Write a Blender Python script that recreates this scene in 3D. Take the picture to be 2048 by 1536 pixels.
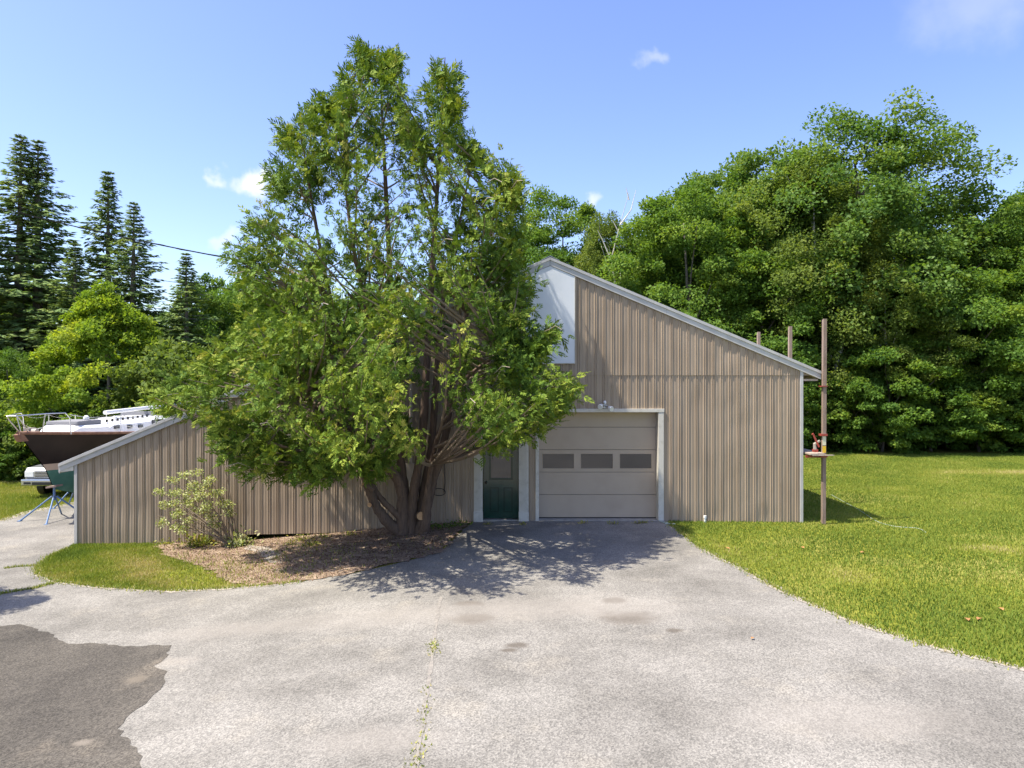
import bpy, bmesh, math, random
import numpy as np
from mathutils import Vector, Matrix
R = math.radians
for o in list(bpy.data.objects): bpy.data.objects.remove(o)
SC = bpy.context.scene
COL = SC.collection

# ------------------------------------------------------------------ camera
F = 1420.0          # focal length in pixels of the 2048 px wide photograph
CH = 3.43           # camera height
FY = 17.75          # distance of the barn front
cam = bpy.data.cameras.new('camera'); camo = bpy.data.objects.new('camera', cam); COL.objects.link(camo)
camo.location = (0, 0, CH); camo.rotation_euler = (R(90), 0, 0)
cam.sensor_width = 36; cam.lens = 36 * F / 2048; cam.clip_start = .1; cam.clip_end = 5000
SC.camera = camo
# ------------------------------------------------------------------ light
EL, AZ = 62.0, 18.0          # the light travels towards +X, slightly away from the camera
LT = Vector((math.cos(R(EL)) * math.cos(R(AZ)), math.cos(R(EL)) * math.sin(R(AZ)), -math.sin(R(EL))))
sun = bpy.data.lights.new('sun', 'SUN'); sun.energy = 4.7; sun.angle = R(.53); sun.color = (1, .93, .81)
suno = bpy.data.objects.new('sun', sun); COL.objects.link(suno)
suno.rotation_euler = LT.to_track_quat('-Z', 'Y').to_euler(); suno.location = (-30, -6, 60)
W = bpy.data.worlds.new('World'); SC.world = W; W.use_nodes = True
wn, wl = W.node_tree.nodes, W.node_tree.links
sky = wn.new('ShaderNodeTexSky'); sky.sky_type = 'NISHITA'; sky.sun_disc = False
sky.sun_elevation = R(EL); sky.sun_rotation = math.atan2(-LT.x, -LT.y)
sky.altitude = 50; sky.air_density = 1.0; sky.dust_density = 1.6; sky.ozone_density = 2.2
bg = wn['Background']; bg.inputs[1].default_value = .15
hsv = wn.new('ShaderNodeHueSaturation'); hsv.inputs['Saturation'].default_value = 1.14; hsv.inputs['Hue'].default_value = .518
wl.new(sky.outputs[0], hsv.inputs['Color'])
# fair-weather clouds, given by their direction in the sky (some of them out of view)
wtc = wn.new('ShaderNodeTexCoord')
wno = wn.new('ShaderNodeTexNoise'); wno.inputs['Scale'].default_value = 26; wno.inputs['Detail'].default_value = 5
wl.new(wtc.outputs['Generated'], wno.inputs['Vector'])
wsub = wn.new('ShaderNodeVectorMath'); wsub.operation = 'SUBTRACT'; wsub.inputs[1].default_value = (.5, .5, .5)
wl.new(wno.outputs['Color'], wsub.inputs[0])
wsc = wn.new('ShaderNodeVectorMath'); wsc.operation = 'SCALE'; wsc.inputs['Scale'].default_value = .075
wl.new(wsub.outputs[0], wsc.inputs[0])
wadd = wn.new('ShaderNodeVectorMath'); wadd.operation = 'ADD'
wl.new(wtc.outputs['Generated'], wadd.inputs[0]); wl.new(wsc.outputs[0], wadd.inputs[1])
prev = hsv.outputs[0]
CLOUDS = [(1300, 108, .022, .28), (508, 366, .032, .95), (437, 366, .017, .5), (1186, 392, .020, .55), (460, 470, .022, .4),
          (1960, -10, .085, .22), (2600, 300, .05, .6), (3300, 120, .08, .5), (-500, 350, .05, .7), (-1400, 200, .07, .6), (-300, -500, .06, .4)]
for (px, py, rad, op) in CLOUDS:
    d = Vector(((px - 1024) / F, 1, (768 - py) / F)).normalized()
    sb = wn.new('ShaderNodeVectorMath'); sb.operation = 'SUBTRACT'; sb.inputs[1].default_value = d
    wl.new(wadd.outputs[0], sb.inputs[0])
    ml = wn.new('ShaderNodeVectorMath'); ml.operation = 'MULTIPLY'; ml.inputs[1].default_value = (1, 1, 1.25)
    wl.new(sb.outputs[0], ml.inputs[0])
    ln = wn.new('ShaderNodeVectorMath'); ln.operation = 'LENGTH'; wl.new(ml.outputs[0], ln.inputs[0])
    mr = wn.new('ShaderNodeMapRange'); mr.interpolation_type = 'SMOOTHSTEP'
    mr.inputs[1].default_value = rad; mr.inputs[2].default_value = rad * .15; mr.inputs[3].default_value = 0; mr.inputs[4].default_value = op
    wl.new(ln.outputs['Value'], mr.inputs[0])
    mx = wn.new('ShaderNodeMix'); mx.data_type = 'RGBA'
    wl.new(mr.outputs[0], mx.inputs[0]); wl.new(prev, mx.inputs[6]); mx.inputs[7].default_value = (3.9, 3.9, 4.0, 1)
    prev = mx.outputs[2]
wl.new(prev, bg.inputs[0])
SC.view_settings.view_transform = 'Standard'; SC.view_settings.look = 'None'
SC.view_settings.exposure = 1.07; SC.view_settings.gamma = 1; SC.view_settings.use_curve_mapping = False
SC.render.engine = 'CYCLES'
SC.cycles.max_bounces = 8; SC.cycles.diffuse_bounces = 4; SC.cycles.transparent_max_bounces = 8

# ------------------------------------------------------------------ helpers
TZ = np.array([[-60, -.7], [-20, -.68], [-14, -.62], [-10.9, -.575], [-8, -.56], [-6.6, -.50], [-5, -.36], [-3.5, -.21], [-2.4, -.11], [-1, -.02], [0, 0], [4, 0], [8, -.04], [14, 0], [60, 0]])
def tz(x): return np.interp(x, TZ[:, 0], TZ[:, 1])
def P(px, py, Y): return Vector(((px - 1024) / F * Y, Y, CH - (py - 768) / F * Y))
def G(px, py, dz=0):
    z = 0.0
    for _ in range(30):
        Y = (CH - z) * F / (py - 768); X = (px - 1024) / F * Y
        z = .5 * z + .5 * float(tz(X))
    return Vector((X, Y, float(tz(X)) + dz))
def inpoly(x, y, poly):
    x = np.asarray(x); y = np.asarray(y); c = np.zeros(x.shape, bool); n = len(poly); j = n - 1
    for i in range(n):
        xi, yi = poly[i][0], poly[i][1]; xj, yj = poly[j][0], poly[j][1]
        if yi != yj:
            c ^= ((yi > y) != (yj > y)) & (x < (xj - xi) * (y - yi) / (yj - yi) + xi)
        j = i
    return c
def tag(o, label=None, cat=None, group=None, kind=None):
    if label: o['label'] = label
    if cat: o['category'] = cat
    if group: o['group'] = group
    if kind: o['kind'] = kind
    return o
def empty(name, loc, label, cat, group=None, rz=0):
    o = bpy.data.objects.new(name, None); COL.objects.link(o); o.location = loc; o.rotation_euler = (0, 0, rz)
    o.empty_display_size = .2
    bpy.context.view_layer.update()
    return tag(o, label, cat, group)
class MB:
    def __init__(s): s.v = []; s.f = []
    def add(s, vs, fs):
        n = len(s.v); s.v += [tuple(v) for v in vs]; s.f += [tuple(i + n for i in f) for f in fs]; return s
    def box(s, a, b, rot=None, c=None):
        x0, y0, z0 = a; x1, y1, z1 = b
        vs = [Vector(p) for p in ((x0, y0, z0), (x1, y0, z0), (x1, y1, z0), (x0, y1, z0), (x0, y0, z1), (x1, y0, z1), (x1, y1, z1), (x0, y1, z1))]
        if rot is not None:
            cc = Vector(c) if c is not None else sum(vs, Vector()) / 8
            vs = [cc + rot @ (v - cc) for v in vs]
        return s.add(vs, [(0, 3, 2, 1), (4, 5, 6, 7), (0, 1, 5, 4), (1, 2, 6, 5), (2, 3, 7, 6), (3, 0, 4, 7)])
    def tube(s, pts, rad, n=8, cap=True, wob=0, rng=None):
        pts = [Vector(p) for p in pts]; m = len(pts)
        if not hasattr(rad, '__len__'): rad = [rad] * m
        base = len(s.v); ref = None
        for i, p in enumerate(pts):
            t = (pts[min(i + 1, m - 1)] - pts[max(i - 1, 0)]).normalized()
            if ref is None:
                ref = t.orthogonal().normalized()
            ref = (ref - t * ref.dot(t)).normalized(); b = t.cross(ref)
            for k in range(n):
                a = 2 * math.pi * k / n; r = rad[i] * (1 + (rng.uniform(-wob, wob) if wob else 0))
                s.v.append(tuple(p + ref * (math.cos(a) * r) + b * (math.sin(a) * r)))
        for i in range(m - 1):
            for k in range(n):
                a = base + i * n + k; b2 = base + i * n + (k + 1) % n
                s.f.append((a, b2, b2 + n, a + n))
        if cap:
            s.f.append(tuple(base + k for k in range(n))[::-1]); s.f.append(tuple(base + (m - 1) * n + k for k in range(n)))
        return s
    def prism(s, outline, axis, a, b):
        # outline: 2D points in the plane normal to axis (0:x -> (y,z), 1:y -> (x,z), 2:z -> (x,y))
        def mk(p, t):
            return (t, p[0], p[1]) if axis == 0 else ((p[0], t, p[1]) if axis == 1 else (p[0], p[1], t))
        n = len(outline); vs = [mk(p, a) for p in outline] + [mk(p, b) for p in outline]
        fs = [tuple(range(n))[::-1], tuple(range(n, 2 * n))] + [(i, (i + 1) % n, n + (i + 1) % n, n + i) for i in range(n)]
        return s.add(vs, fs)
    def sphere(s, c, r, nu=10, nv=7, sc=(1, 1, 1)):
        base = len(s.v); c = Vector(c)
        for i in range(nv + 1):
            th = math.pi * i / nv
            for k in range(nu):
                ph = 2 * math.pi * k / nu
                s.v.append((c.x + r * sc[0] * math.sin(th) * math.cos(ph), c.y + r * sc[1] * math.sin(th) * math.sin(ph), c.z + r * sc[2] * math.cos(th)))
        for i in range(nv):
            for k in range(nu):
                a = base + i * nu + k; b = base + i * nu + (k + 1) % nu
                s.f.append((a, a + nu, b + nu, b))
        return s
    def build(s, name, mat, parent=None, smooth=None, bevel=0, world=True):
        me = bpy.data.meshes.new(name); me.from_pydata([tuple(v) for v in s.v], [], s.f)
        bm = bmesh.new(); bm.from_mesh(me); bmesh.ops.remove_doubles(bm, verts=bm.verts, dist=1e-5); bmesh.ops.recalc_face_normals(bm, faces=bm.faces)
        if bevel: bmesh.ops.bevel(bm, geom=list(bm.edges), offset=bevel, segments=2, affect='EDGES', profile=.7, clamp_overlap=True)
        bm.to_mesh(me); bm.free()
        me.materials.append(mat)
        if smooth is not None:
            me.polygons.foreach_set('use_smooth', [True] * len(me.polygons))
            me.set_sharp_from_angle(angle=R(smooth))
        return link(name, me, parent, world)
def link(name, me, parent=None, world=True):
    o = bpy.data.objects.new(name, me); COL.objects.link(o)
    if parent is not None:
        o.parent = parent
        if world: o.matrix_parent_inverse = parent.matrix_world.inverted()
    return o
def fast_mesh(name, V, Fc, mat, tint=None, smooth=False):
    """V (n,3), Fc (m,k) numpy"""
    me = bpy.data.meshes.new(name); V = np.asarray(V, np.float32); Fc = np.asarray(Fc, np.int32); m, k = Fc.shape
    me.vertices.add(len(V)); me.vertices.foreach_set('co', V.ravel())
    me.loops.add(m * k); me.loops.foreach_set('vertex_index', Fc.ravel())
    me.polygons.add(m); me.polygons.foreach_set('loop_start', np.arange(0, m * k, k, dtype=np.int32))
    me.polygons.foreach_set('loop_total', np.full(m, k, np.int32))
    me.update(calc_edges=True)
    if tint is not None:
        at = me.attributes.new('tint', 'FLOAT', 'POINT'); at.data.foreach_set('value', np.asarray(tint, np.float32))
    me.materials.append(mat)
    return me
def unit(a): return a / np.maximum(np.linalg.norm(a, axis=-1, keepdims=True), 1e-9)

# ------------------------------------------------------------------ materials
def mat(name, col, rough=.7, metal=0, spec=.5, noise=None, bump=0, bscale=40, coat=0, detail=4):
    """noise = (scale, second colour, low, high)"""
    m = bpy.data.materials.new(name); m.use_nodes = True; nt = m.node_tree; b = nt.nodes['Principled BSDF']
    b.inputs['Base Color'].default_value = (*col, 1); b.inputs['Roughness'].default_value = rough; b.inputs['Metallic'].default_value = metal
    b.inputs['Specular IOR Level'].default_value = spec; b.inputs['Coat Weight'].default_value = coat
    tc = nt.nodes.new('ShaderNodeTexCoord')
    if noise:
        no = nt.nodes.new('ShaderNodeTexNoise'); no.inputs['Scale'].default_value = noise[0]; no.inputs['Detail'].default_value = detail
        mp = nt.nodes.new('ShaderNodeMapping'); nt.links.new(tc.outputs['Object'], mp.inputs[0]); nt.links.new(mp.outputs[0], no.inputs['Vector'])
        if len(noise) > 4: mp.inputs['Scale'].default_value = noise[4]
        cr = nt.nodes.new('ShaderNodeValToRGB'); cr.color_ramp.elements[0].position = noise[2]; cr.color_ramp.elements[1].position = noise[3]
        cr.color_ramp.elements[0].color = (*col, 1); cr.color_ramp.elements[1].color = (*noise[1], 1)
        nt.links.new(no.outputs['Fac'], cr.inputs[0]); nt.links.new(cr.outputs[0], b.inputs['Base Color'])
    if bump:
        nb = nt.nodes.new('ShaderNodeTexNoise'); nb.inputs['Scale'].default_value = bscale; nb.inputs['Detail'].default_value = 5
        nt.links.new(tc.outputs['Object'], nb.inputs['Vector'])
        bp = nt.nodes.new('ShaderNodeBump'); bp.inputs['Strength'].default_value = bump; bp.inputs['Distance'].default_value = .02
        nt.links.new(nb.outputs['Fac'], bp.inputs['Height']); nt.links.new(bp.outputs[0], b.inputs['Normal'])
    return m
def leafmat(name, stops, trans=.3, rough=.5, spec=.35):
    m = bpy.data.materials.new(name); m.use_nodes = True; nt = m.node_tree; b = nt.nodes['Principled BSDF']
    at = nt.nodes.new('ShaderNodeAttribute'); at.attribute_name = 'tint'
    cr = nt.nodes.new('ShaderNodeValToRGB')
    while len(cr.color_ramp.elements) < len(stops): cr.color_ramp.elements.new(.5)
    for e, (p, c) in zip(cr.color_ramp.elements, stops): e.position = p; e.color = (*c, 1)
    nt.links.new(at.outputs['Fac'], cr.inputs[0]); nt.links.new(cr.outputs[0], b.inputs['Base Color'])
    b.inputs['Roughness'].default_value = rough; b.inputs['Specular IOR Level'].default_value = spec
    if trans:
        tr = nt.nodes.new('ShaderNodeBsdfTranslucent'); mx = nt.nodes.new('ShaderNodeMixShader'); mx.inputs[0].default_value = trans
        gm = nt.nodes.new('ShaderNodeMix'); gm.data_type = 'RGBA'; gm.blend_type = 'MULTIPLY'; gm.inputs[0].default_value = 1; gm.inputs[7].default_value = (1.35, 1.3, .6, 1)
        nt.links.new(cr.outputs[0], gm.inputs[6]); nt.links.new(gm.outputs[2], tr.inputs[0])
        nt.links.new(b.outputs[0], mx.inputs[1]); nt.links.new(tr.outputs[0], mx.inputs[2]); nt.links.new(mx.outputs[0], nt.nodes['Material Output'].inputs[0])
    return m
M = {}
M['siding'] = mat('tan painted ribbed steel', (.352, .278, .202), .45, spec=.3, noise=(2.6, (.275, .210, .148), .40, .74, (1.6, 1, .22)), bump=.04, bscale=9, detail=7)
M['fascia'] = mat('pale grey trim metal', (.47, .46, .44), .4, metal=.1, noise=(3, (.38, .37, .36), .4, .75))
M['roof'] = mat('galvanised roof sheet', (.50, .53, .55), .35, metal=.55, noise=(1.2, (.38, .40, .42), .4, .75))
M['white'] = mat('white paint', (.56, .53, .46), .5, noise=(9, (.45, .42, .35), .48, .78), detail=8)
M['whitepanel'] = mat('white panel', (.72, .75, .78), .45, noise=(1.5, (.62, .66, .70), .4, .8))
M['gdoor'] = mat('beige garage door', (.44, .35, .257), .5, noise=(2.2, (.40, .315, .228), .4, .75), bump=.05, bscale=120)
M['glass'] = mat('window glass', (.03, .03, .03), .06, spec=.9)
M['green'] = mat('dark green gloss paint', (.012, .045, .030), .12, spec=.7, noise=(5, (.02, .055, .04), .45, .8))
M['greendark'] = mat('dark green moulding', (.008, .030, .020), .2)
M['brass'] = mat('dark knob', (.06, .05, .04), .35, metal=.8)
M['concrete'] = mat('concrete', (.34, .32, .28), .9, noise=(8, (.25, .23, .2), .4, .7), bump=.3)
M['wood'] = mat('weathered timber', (.26, .19, .15), .85, noise=(5, (.17, .12, .09), .4, .7, (6, 6, .6)), bump=.2)
M['plank'] = mat('pale plank', (.42, .35, .28), .85, noise=(6, (.28, .23, .18), .4, .7, (8, .6, 8)))
M['rafter'] = mat('bare pine', (.42, .33, .2), .8)
M['red'] = mat('red steel', (.30, .05, .035), .5, noise=(9, (.18, .045, .03), .4, .7))
M['yellow'] = mat('yellow sticker', (.62, .40, .02), .5)
M['sticker'] = mat('white sticker', (.62, .58, .42), .5)
M['plastic'] = mat('grey plastic', (.30, .27, .23), .5)
M['meter'] = mat('beige enclosure', (.42, .35, .28), .5)
M['black'] = mat('black rubber', (.012, .012, .012), .6)
M['cable'] = mat('black cable', (.008, .008, .008), .9, spec=.05)
M['pvc'] = mat('white plastic pipe', (.68, .69, .69), .4)
M['hose'] = mat('pale hose', (.42, .50, .46), .5)
M['lamp'] = mat('lamp glass', (.75, .75, .72), .15)
M['bark'] = mat('cedar bark', (.145, .096, .065), .95, noise=(7, (.085, .058, .042), .35, .7, (5, 5, .5)), bump=.6, bscale=18)
M['cut'] = mat('fresh cut wood', (.52, .32, .16), .8, noise=(25, (.40, .22, .10), .4, .7))
M['treebark'] = mat('grey bark', (.16, .14, .115), .95, noise=(3, (.08, .07, .055), .4, .7, (4, 4, .6)), bump=.5, bscale=10)
M['birch'] = mat('pale birch bark', (.48, .46, .40), .8, noise=(4, (.22, .2, .17), .5, .72, (1, 1, 3)))
M['twig'] = mat('twigs', (.20, .155, .11), .9)
M['cedar'] = leafmat('cedar foliage', [(0, (.036, .084, .016)), (.45, (.110, .182, .024)), (.8, (.225, .285, .036)), (1, (.32, .31, .07))], .18, .7, .12)
M['maple'] = leafmat('maple foliage', [(0, (.050, .112, .022)), (.5, (.108, .195, .030)), (1, (.205, .278, .042))], .42, .6, .12)
M['birchleaf'] = leafmat('birch foliage', [(0, (.078, .125, .024)), (.5, (.132, .188, .036)), (1, (.21, .255, .055))], .42, .6, .12)
M['oak'] = leafmat('oak foliage', [(0, (.050, .112, .024)), (.5, (.106, .188, .034)), (1, (.198, .262, .052))], .4, .5, .15)
M['bright'] = leafmat('young maple foliage', [(0, (.105, .185, .022)), (.5, (.195, .290, .028)), (1, (.32, .37, .036))], .42, .6, .12)
M['spruce'] = leafmat('spruce needles', [(0, (.085, .150, .055)), (.5, (.155, .235, .080)), (1, (.26, .32, .10))], .25, .7, .1)
M['shrubleaf'] = leafmat('variegated leaves', [(0, (.17, .23, .05)), (.5, (.34, .38, .12)), (1, (.60, .58, .38))], .35)
M['hosta'] = leafmat('yellow green leaves', [(0, (.14, .19, .03)), (.6, (.28, .30, .045)), (1, (.42, .33, .06))], .35)
M['grassblade'] = leafmat('grass', [(0, (.078, .132, .020)), (.45, (.165, .228, .032)), (.75, (.285, .305, .055)), (1, (.47, .39, .19))], .3, .6, .2)
M['litter'] = leafmat('bark mulch', [(0, (.06, .038, .026)), (.5, (.16, .098, .062)), (1, (.34, .24, .16))], 0, .95, .1)
M['deadleaf'] = mat('dry leaf', (.36, .17, .06), .8)

def ground_mat():
    m = bpy.data.materials.new('lawn soil'); m.use_nodes = True; nt = m.node_tree; b = nt.nodes['Principled BSDF']; b.inputs['Roughness'].default_value = .95
    b.inputs['Specular IOR Level'].default_value = .1
    tc = nt.nodes.new('ShaderNodeTexCoord')
    n1 = nt.nodes.new('ShaderNodeTexNoise'); n1.inputs['Scale'].default_value = .35; n1.inputs['Detail'].default_value = 6
    n2 = nt.nodes.new('ShaderNodeTexNoise'); n2.inputs['Scale'].default_value = 11; n2.inputs['Detail'].default_value = 6
    c1 = nt.nodes.new('ShaderNodeValToRGB'); e = c1.color_ramp.elements
    e[0].position = .30; e[0].color = (.125, .150, .022, 1); e[1].position = .72; e[1].color = (.30, .27, .085, 1)
    q = e.new(.52); q.color = (.20, .21, .030, 1)
    mx = nt.nodes.new('ShaderNodeMix'); mx.data_type = 'RGBA'; mx.blend_type = 'MULTIPLY'; mx.inputs[0].default_value = 1
    c2 = nt.nodes.new('ShaderNodeValToRGB'); c2.color_ramp.elements[0].position = .3; c2.color_ramp.elements[0].color = (.55, .55, .5, 1); c2.color_ramp.elements[1].position = .7; c2.color_ramp.elements[1].color = (1.1, 1.1, 1.05, 1)
    for n in (n1, n2): nt.links.new(tc.outputs['Object'], n.inputs['Vector'])
    nt.links.new(n1.outputs['Fac'], c1.inputs[0]); nt.links.new(n2.outputs['Fac'], c2.inputs[0])
    nt.links.new(c1.outputs[0], mx.inputs[6]); nt.links.new(c2.outputs[0], mx.inputs[7]); nt.links.new(mx.outputs[2], b.inputs['Base Color'])
    bp = nt.nodes.new('ShaderNodeBump'); bp.inputs['Strength'].default_value = .6; bp.inputs['Distance'].default_value = .04
    nt.links.new(n2.outputs['Fac'], bp.inputs['Height']); nt.links.new(bp.outputs[0], b.inputs['Normal'])
    return m
def asphalt_mat(name, base, light, dark, warm, spots=()):
    m = bpy.data.materials.new(name); m.use_nodes = True; nt = m.node_tree; b = nt.nodes['Principled BSDF']; L = nt.links.new
    b.inputs['Roughness'].default_value = .9; b.inputs['Specular IOR Level'].default_value = .2
    tc = nt.nodes.new('ShaderNodeTexCoord')
    def noise(s, d=4, rough=.55):
        n = nt.nodes.new('ShaderNodeTexNoise'); n.inputs['Scale'].default_value = s; n.inputs['Detail'].default_value = d; n.inputs['Roughness'].default_value = rough
        L(tc.outputs['Object'], n.inputs['Vector']); return n
    def ramp(src, a, ca, c, cc):
        r = nt.nodes.new('ShaderNodeValToRGB'); r.color_ramp.elements[0].position = a; r.color_ramp.elements[0].color = (*ca, 1)
        r.color_ramp.elements[1].position = c; r.color_ramp.elements[1].color = (*cc, 1); L(src, r.inputs[0]); return r.outputs[0]
    def mix(f, a, c, bt='MIX'):
        x = nt.nodes.new('ShaderNodeMix'); x.data_type = 'RGBA'; x.blend_type = bt
        if hasattr(f, 'is_linked'): L(f, x.inputs[0])
        else: x.inputs[0].default_value = f
        for s, i in ((a, 6), (c, 7)):
            if hasattr(s, 'is_linked'): L(s, x.inputs[i])
            else: x.inputs[i].default_value = (*s, 1)
        return x.outputs[2]
    big = noise(.5, 7, .66); col = ramp(big.outputs['Fac'], .36, base, .64, light)
    w = noise(.9, 5, .62); wf = ramp(w.outputs['Fac'], .56, (0, 0, 0), .74, (1, 1, 1)); col = mix(wf, col, warm)
    vo = nt.nodes.new('ShaderNodeTexVoronoi'); vo.inputs['Scale'].default_value = 62; L(tc.outputs['Object'], vo.inputs['Vector'])
    bw = nt.nodes.new('ShaderNodeRGBToBW'); L(vo.outputs['Color'], bw.inputs[0])
    sp = ramp(bw.outputs[0], .15, dark, .85, (1.30, 1.29, 1.27)); col = mix(1.0, col, sp, 'MULTIPLY')
    fine = noise(170, 2); fr = ramp(fine.outputs['Fac'], .3, (.74, .74, .74), .7, (1.24, 1.24, 1.22)); col = mix(1.0, col, fr, 'MULTIPLY')
    for (c, rad, k, sc) in spots:      # stains with a shape of their own
        wn_ = noise(3.2, 4); sv = nt.nodes.new('ShaderNodeVectorMath'); sv.operation = 'SCALE'; sv.inputs['Scale'].default_value = .55 * rad * 2; L(wn_.outputs['Color'], sv.inputs[0])
        ad = nt.nodes.new('ShaderNodeVectorMath'); ad.operation = 'ADD'; L(tc.outputs['Object'], ad.inputs[0]); L(sv.outputs[0], ad.inputs[1])
        sb = nt.nodes.new('ShaderNodeVectorMath'); sb.operation = 'SUBTRACT'; L(ad.outputs[0], sb.inputs[0]); sb.inputs[1].default_value = (c[0] + .55 * rad, c[1] + .55 * rad, c[2] + .55 * rad)
        ml = nt.nodes.new('ShaderNodeVectorMath'); ml.operation = 'MULTIPLY'; L(sb.outputs[0], ml.inputs[0]); ml.inputs[1].default_value = (1 / sc, 1, 0)
        ln = nt.nodes.new('ShaderNodeVectorMath'); ln.operation = 'LENGTH'; L(ml.outputs[0], ln.inputs[0])
        mr = nt.nodes.new('ShaderNodeMapRange'); mr.interpolation_type = 'SMOOTHSTEP'; L(ln.outputs['Value'], mr.inputs[0])
        mr.inputs[1].default_value = rad; mr.inputs[2].default_value = rad * .3; mr.inputs[3].default_value = 0; mr.inputs[4].default_value = .8 if k[0] < .15 or 'dark' in name else .35
        col = mix(mr.outputs[0], col, k)
    L(col, b.inputs['Base Color'])
    bp = nt.nodes.new('ShaderNodeBump'); bp.inputs['Strength'].default_value = .5; bp.inputs['Distance'].default_value = .006
    L(vo.outputs['Distance'], bp.inputs['Height']); L(bp.outputs[0], b.inputs['Normal'])
    return m
M['ground'] = ground_mat()
oil = (.095, .080, .064); pale = (.275, .252, .22)
spots = [(G(938, 1208), .22, oil, 1.4), (G(945, 1238), .35, oil, 1.3), (G(1228, 1202), .2, oil, 1.3), (G(1250, 1235), .4, oil, 1.5), (G(1350, 1262), .12, oil, 1.4),
         (G(1033, 1292), .15, oil, 1.5), (G(1018, 1302), .1, oil, 1.5), (G(1100, 1215), .8, pale, 2.2), (G(1240, 1215), .9, pale, 1.6), (G(940, 1225), .9, pale, 1.6), (G(700, 1240), .7, pale, 3), (G(430, 1265), .5, pale, 3), (G(350, 1326), .25, pale, 2), (G(1700, 1440), .7, pale, 2.5), (G(760, 1482), .4, pale, 2.5)]
M['asphalt'] = asphalt_mat('old grey asphalt', (.150, .142, .128), (.246, .234, .213), (.66, .66, .66), (.245, .227, .196), spots)
M['patch'] = asphalt_mat('dark worn asphalt', (.066, .060, .052), (.118, .106, .09), (.52, .52, .52), (.150, .130, .105), [(G(270, 1362), .18, (.15, .128, .1), 1.2), (G(165, 1488), .10, (.19, .165, .135), 1.4)])
M['mulch'] = mat('mulch bed soil', (.20, .135, .092), .95, noise=(5, (.33, .25, .175), .38, .66), bump=.7, bscale=25, detail=8)
M['sand'] = mat('sandy grit', (.345, .305, .25), .95, noise=(16, (.235, .21, .18), .35, .65), bump=.4, bscale=60, detail=8)

# ------------------------------------------------------------------ the ground
def sheet(name, poly, dz, material, kind='structure', jit=0, step=.25, parent=None, seed=1):
    """a sheet over the polygon (x, y), laid on the terrain"""
    rg = random.Random(seed); pts = []
    n = len(poly)
    for i in range(n):
        a = Vector(poly[i][:2]); b = Vector(poly[(i + 1) % n][:2]); d = (b - a).length
        if jit and d < 12:
            k = max(1, int(d / step)); nv = Vector((-(b - a).y, (b - a).x)).normalized()
            for j in range(k):
                off = rg.uniform(-jit, jit) * (1 if 0 < j else .3)
                pts.append(a.lerp(b, j / k) + nv * off)
        else: pts.append(a)
    bm = bmesh.new(); vs = [bm.verts.new((p.x, p.y, 0)) for p in pts]
    es = [bm.edges.new((vs[i], vs[(i + 1) % len(vs)])) for i in range(len(vs))]
    bmesh.ops.triangle_fill(bm, edges=es, use_beauty=True)
    x0 = min(p.x for p in pts); x1 = max(p.x for p in pts)
    for xk in TZ[:, 0]:
        if x0 < xk < x1:
            bmesh.ops.bisect_plane(bm, geom=bm.verts[:] + bm.edges[:] + bm.faces[:], plane_co=(xk, 0, 0), plane_no=(1, 0, 0), dist=1e-5)
    for v in bm.verts: v.co.z = float(tz(v.co.x)) + dz
    bmesh.ops.recalc_face_normals(bm, faces=bm.faces)
    for f in bm.faces:
        if f.normal.z < 0: f.normal_flip()
    me = bpy.data.meshes.new(name); bm.to_mesh(me); bm.free(); me.materials.append(material)
    o = link(name, me, parent)
    if kind: o['kind'] = kind
    return o
xs = [-3000] + list(TZ[:, 0]) + [3000]
gv = []; gf = []
for i, x in enumerate(xs):
    gv += [(x, -300, float(tz(x))), (x, 4000, float(tz(x)))]
for i in range(len(xs) - 1): gf.append((2 * i, 2 * i + 2, 2 * i + 3, 2 * i + 1))
me = bpy.data.meshes.new('ground'); me.from_pydata(gv, [], gf); me.materials.append(M['ground'])
tag(link('ground', me), kind='structure')

def gp(*a): return [tuple(G(x, y)[:2]) for x, y in a]
lawn_edge = gp((1337, 1046), (1400, 1096), (1480, 1136), (1560, 1181), (1700, 1242), (1850, 1291), (2048, 1339))
island_low = gp((600, 1165), (540, 1171), (450, 1178), (350, 1183), (250, 1179), (170, 1172), (110, 1164), (75, 1150), (71, 1136), (95, 1115), (135, 1097))
bed_edge = gp((944, 1047), (925, 1060), (905, 1085), (880, 1106), (800, 1126), (700, 1149))
corner = (-10.95, FY - .05)
drive = lawn_edge + [(9.2, 6.0), (12, 3.5), (13, -12), (-30, -12), (-40, 12), (-40, 21.5)] + gp((0, 1040), (60, 1021), (150, 1004)) + [(-10.0, 23.5), (-10.0, FY + .3)] + [corner] + island_low[::-1] + bed_edge[::-1] + [(-.9, FY + .35), (3.9, FY + .35)]
DR = sheet('driveway', drive, .010, M['asphalt'], jit=.035, seed=3)
patch = gp((40, 1250), (100, 1269), (130, 1287), (200, 1289), (262, 1294), (342, 1292), (330, 1318), (306, 1334), (336, 1344), (328, 1372), (300, 1400), (252, 1438), (236, 1460), (262, 1492), (285, 1515), (292, 1550)) + [(-2.9, 4), (-12, 4), (-12, 11.2)] + gp((0, 1254))
sheet('dark_asphalt', patch, .015, M['patch'], jit=.035, step=.10, seed=5)
bed = bed_edge + gp((620, 1163), (545, 1170), (500, 1173), (455, 1163), (430, 1146), (385, 1128), (330, 1112), (315, 1091)) + [(-8.4, FY + .02), (-.95, FY + .02)]
sheet('planting_bed', bed, .022, M['mulch'], jit=.12, step=.16, seed=7)
sandp = gp((495, 1092), (540, 1097), (562, 1112), (540, 1122), (570, 1128), (535, 1127), (520, 1108), (488, 1099))
sheet('sandy_patch', sandp, .028, M['sand'], jit=.03, step=.1, seed=8)
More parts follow.
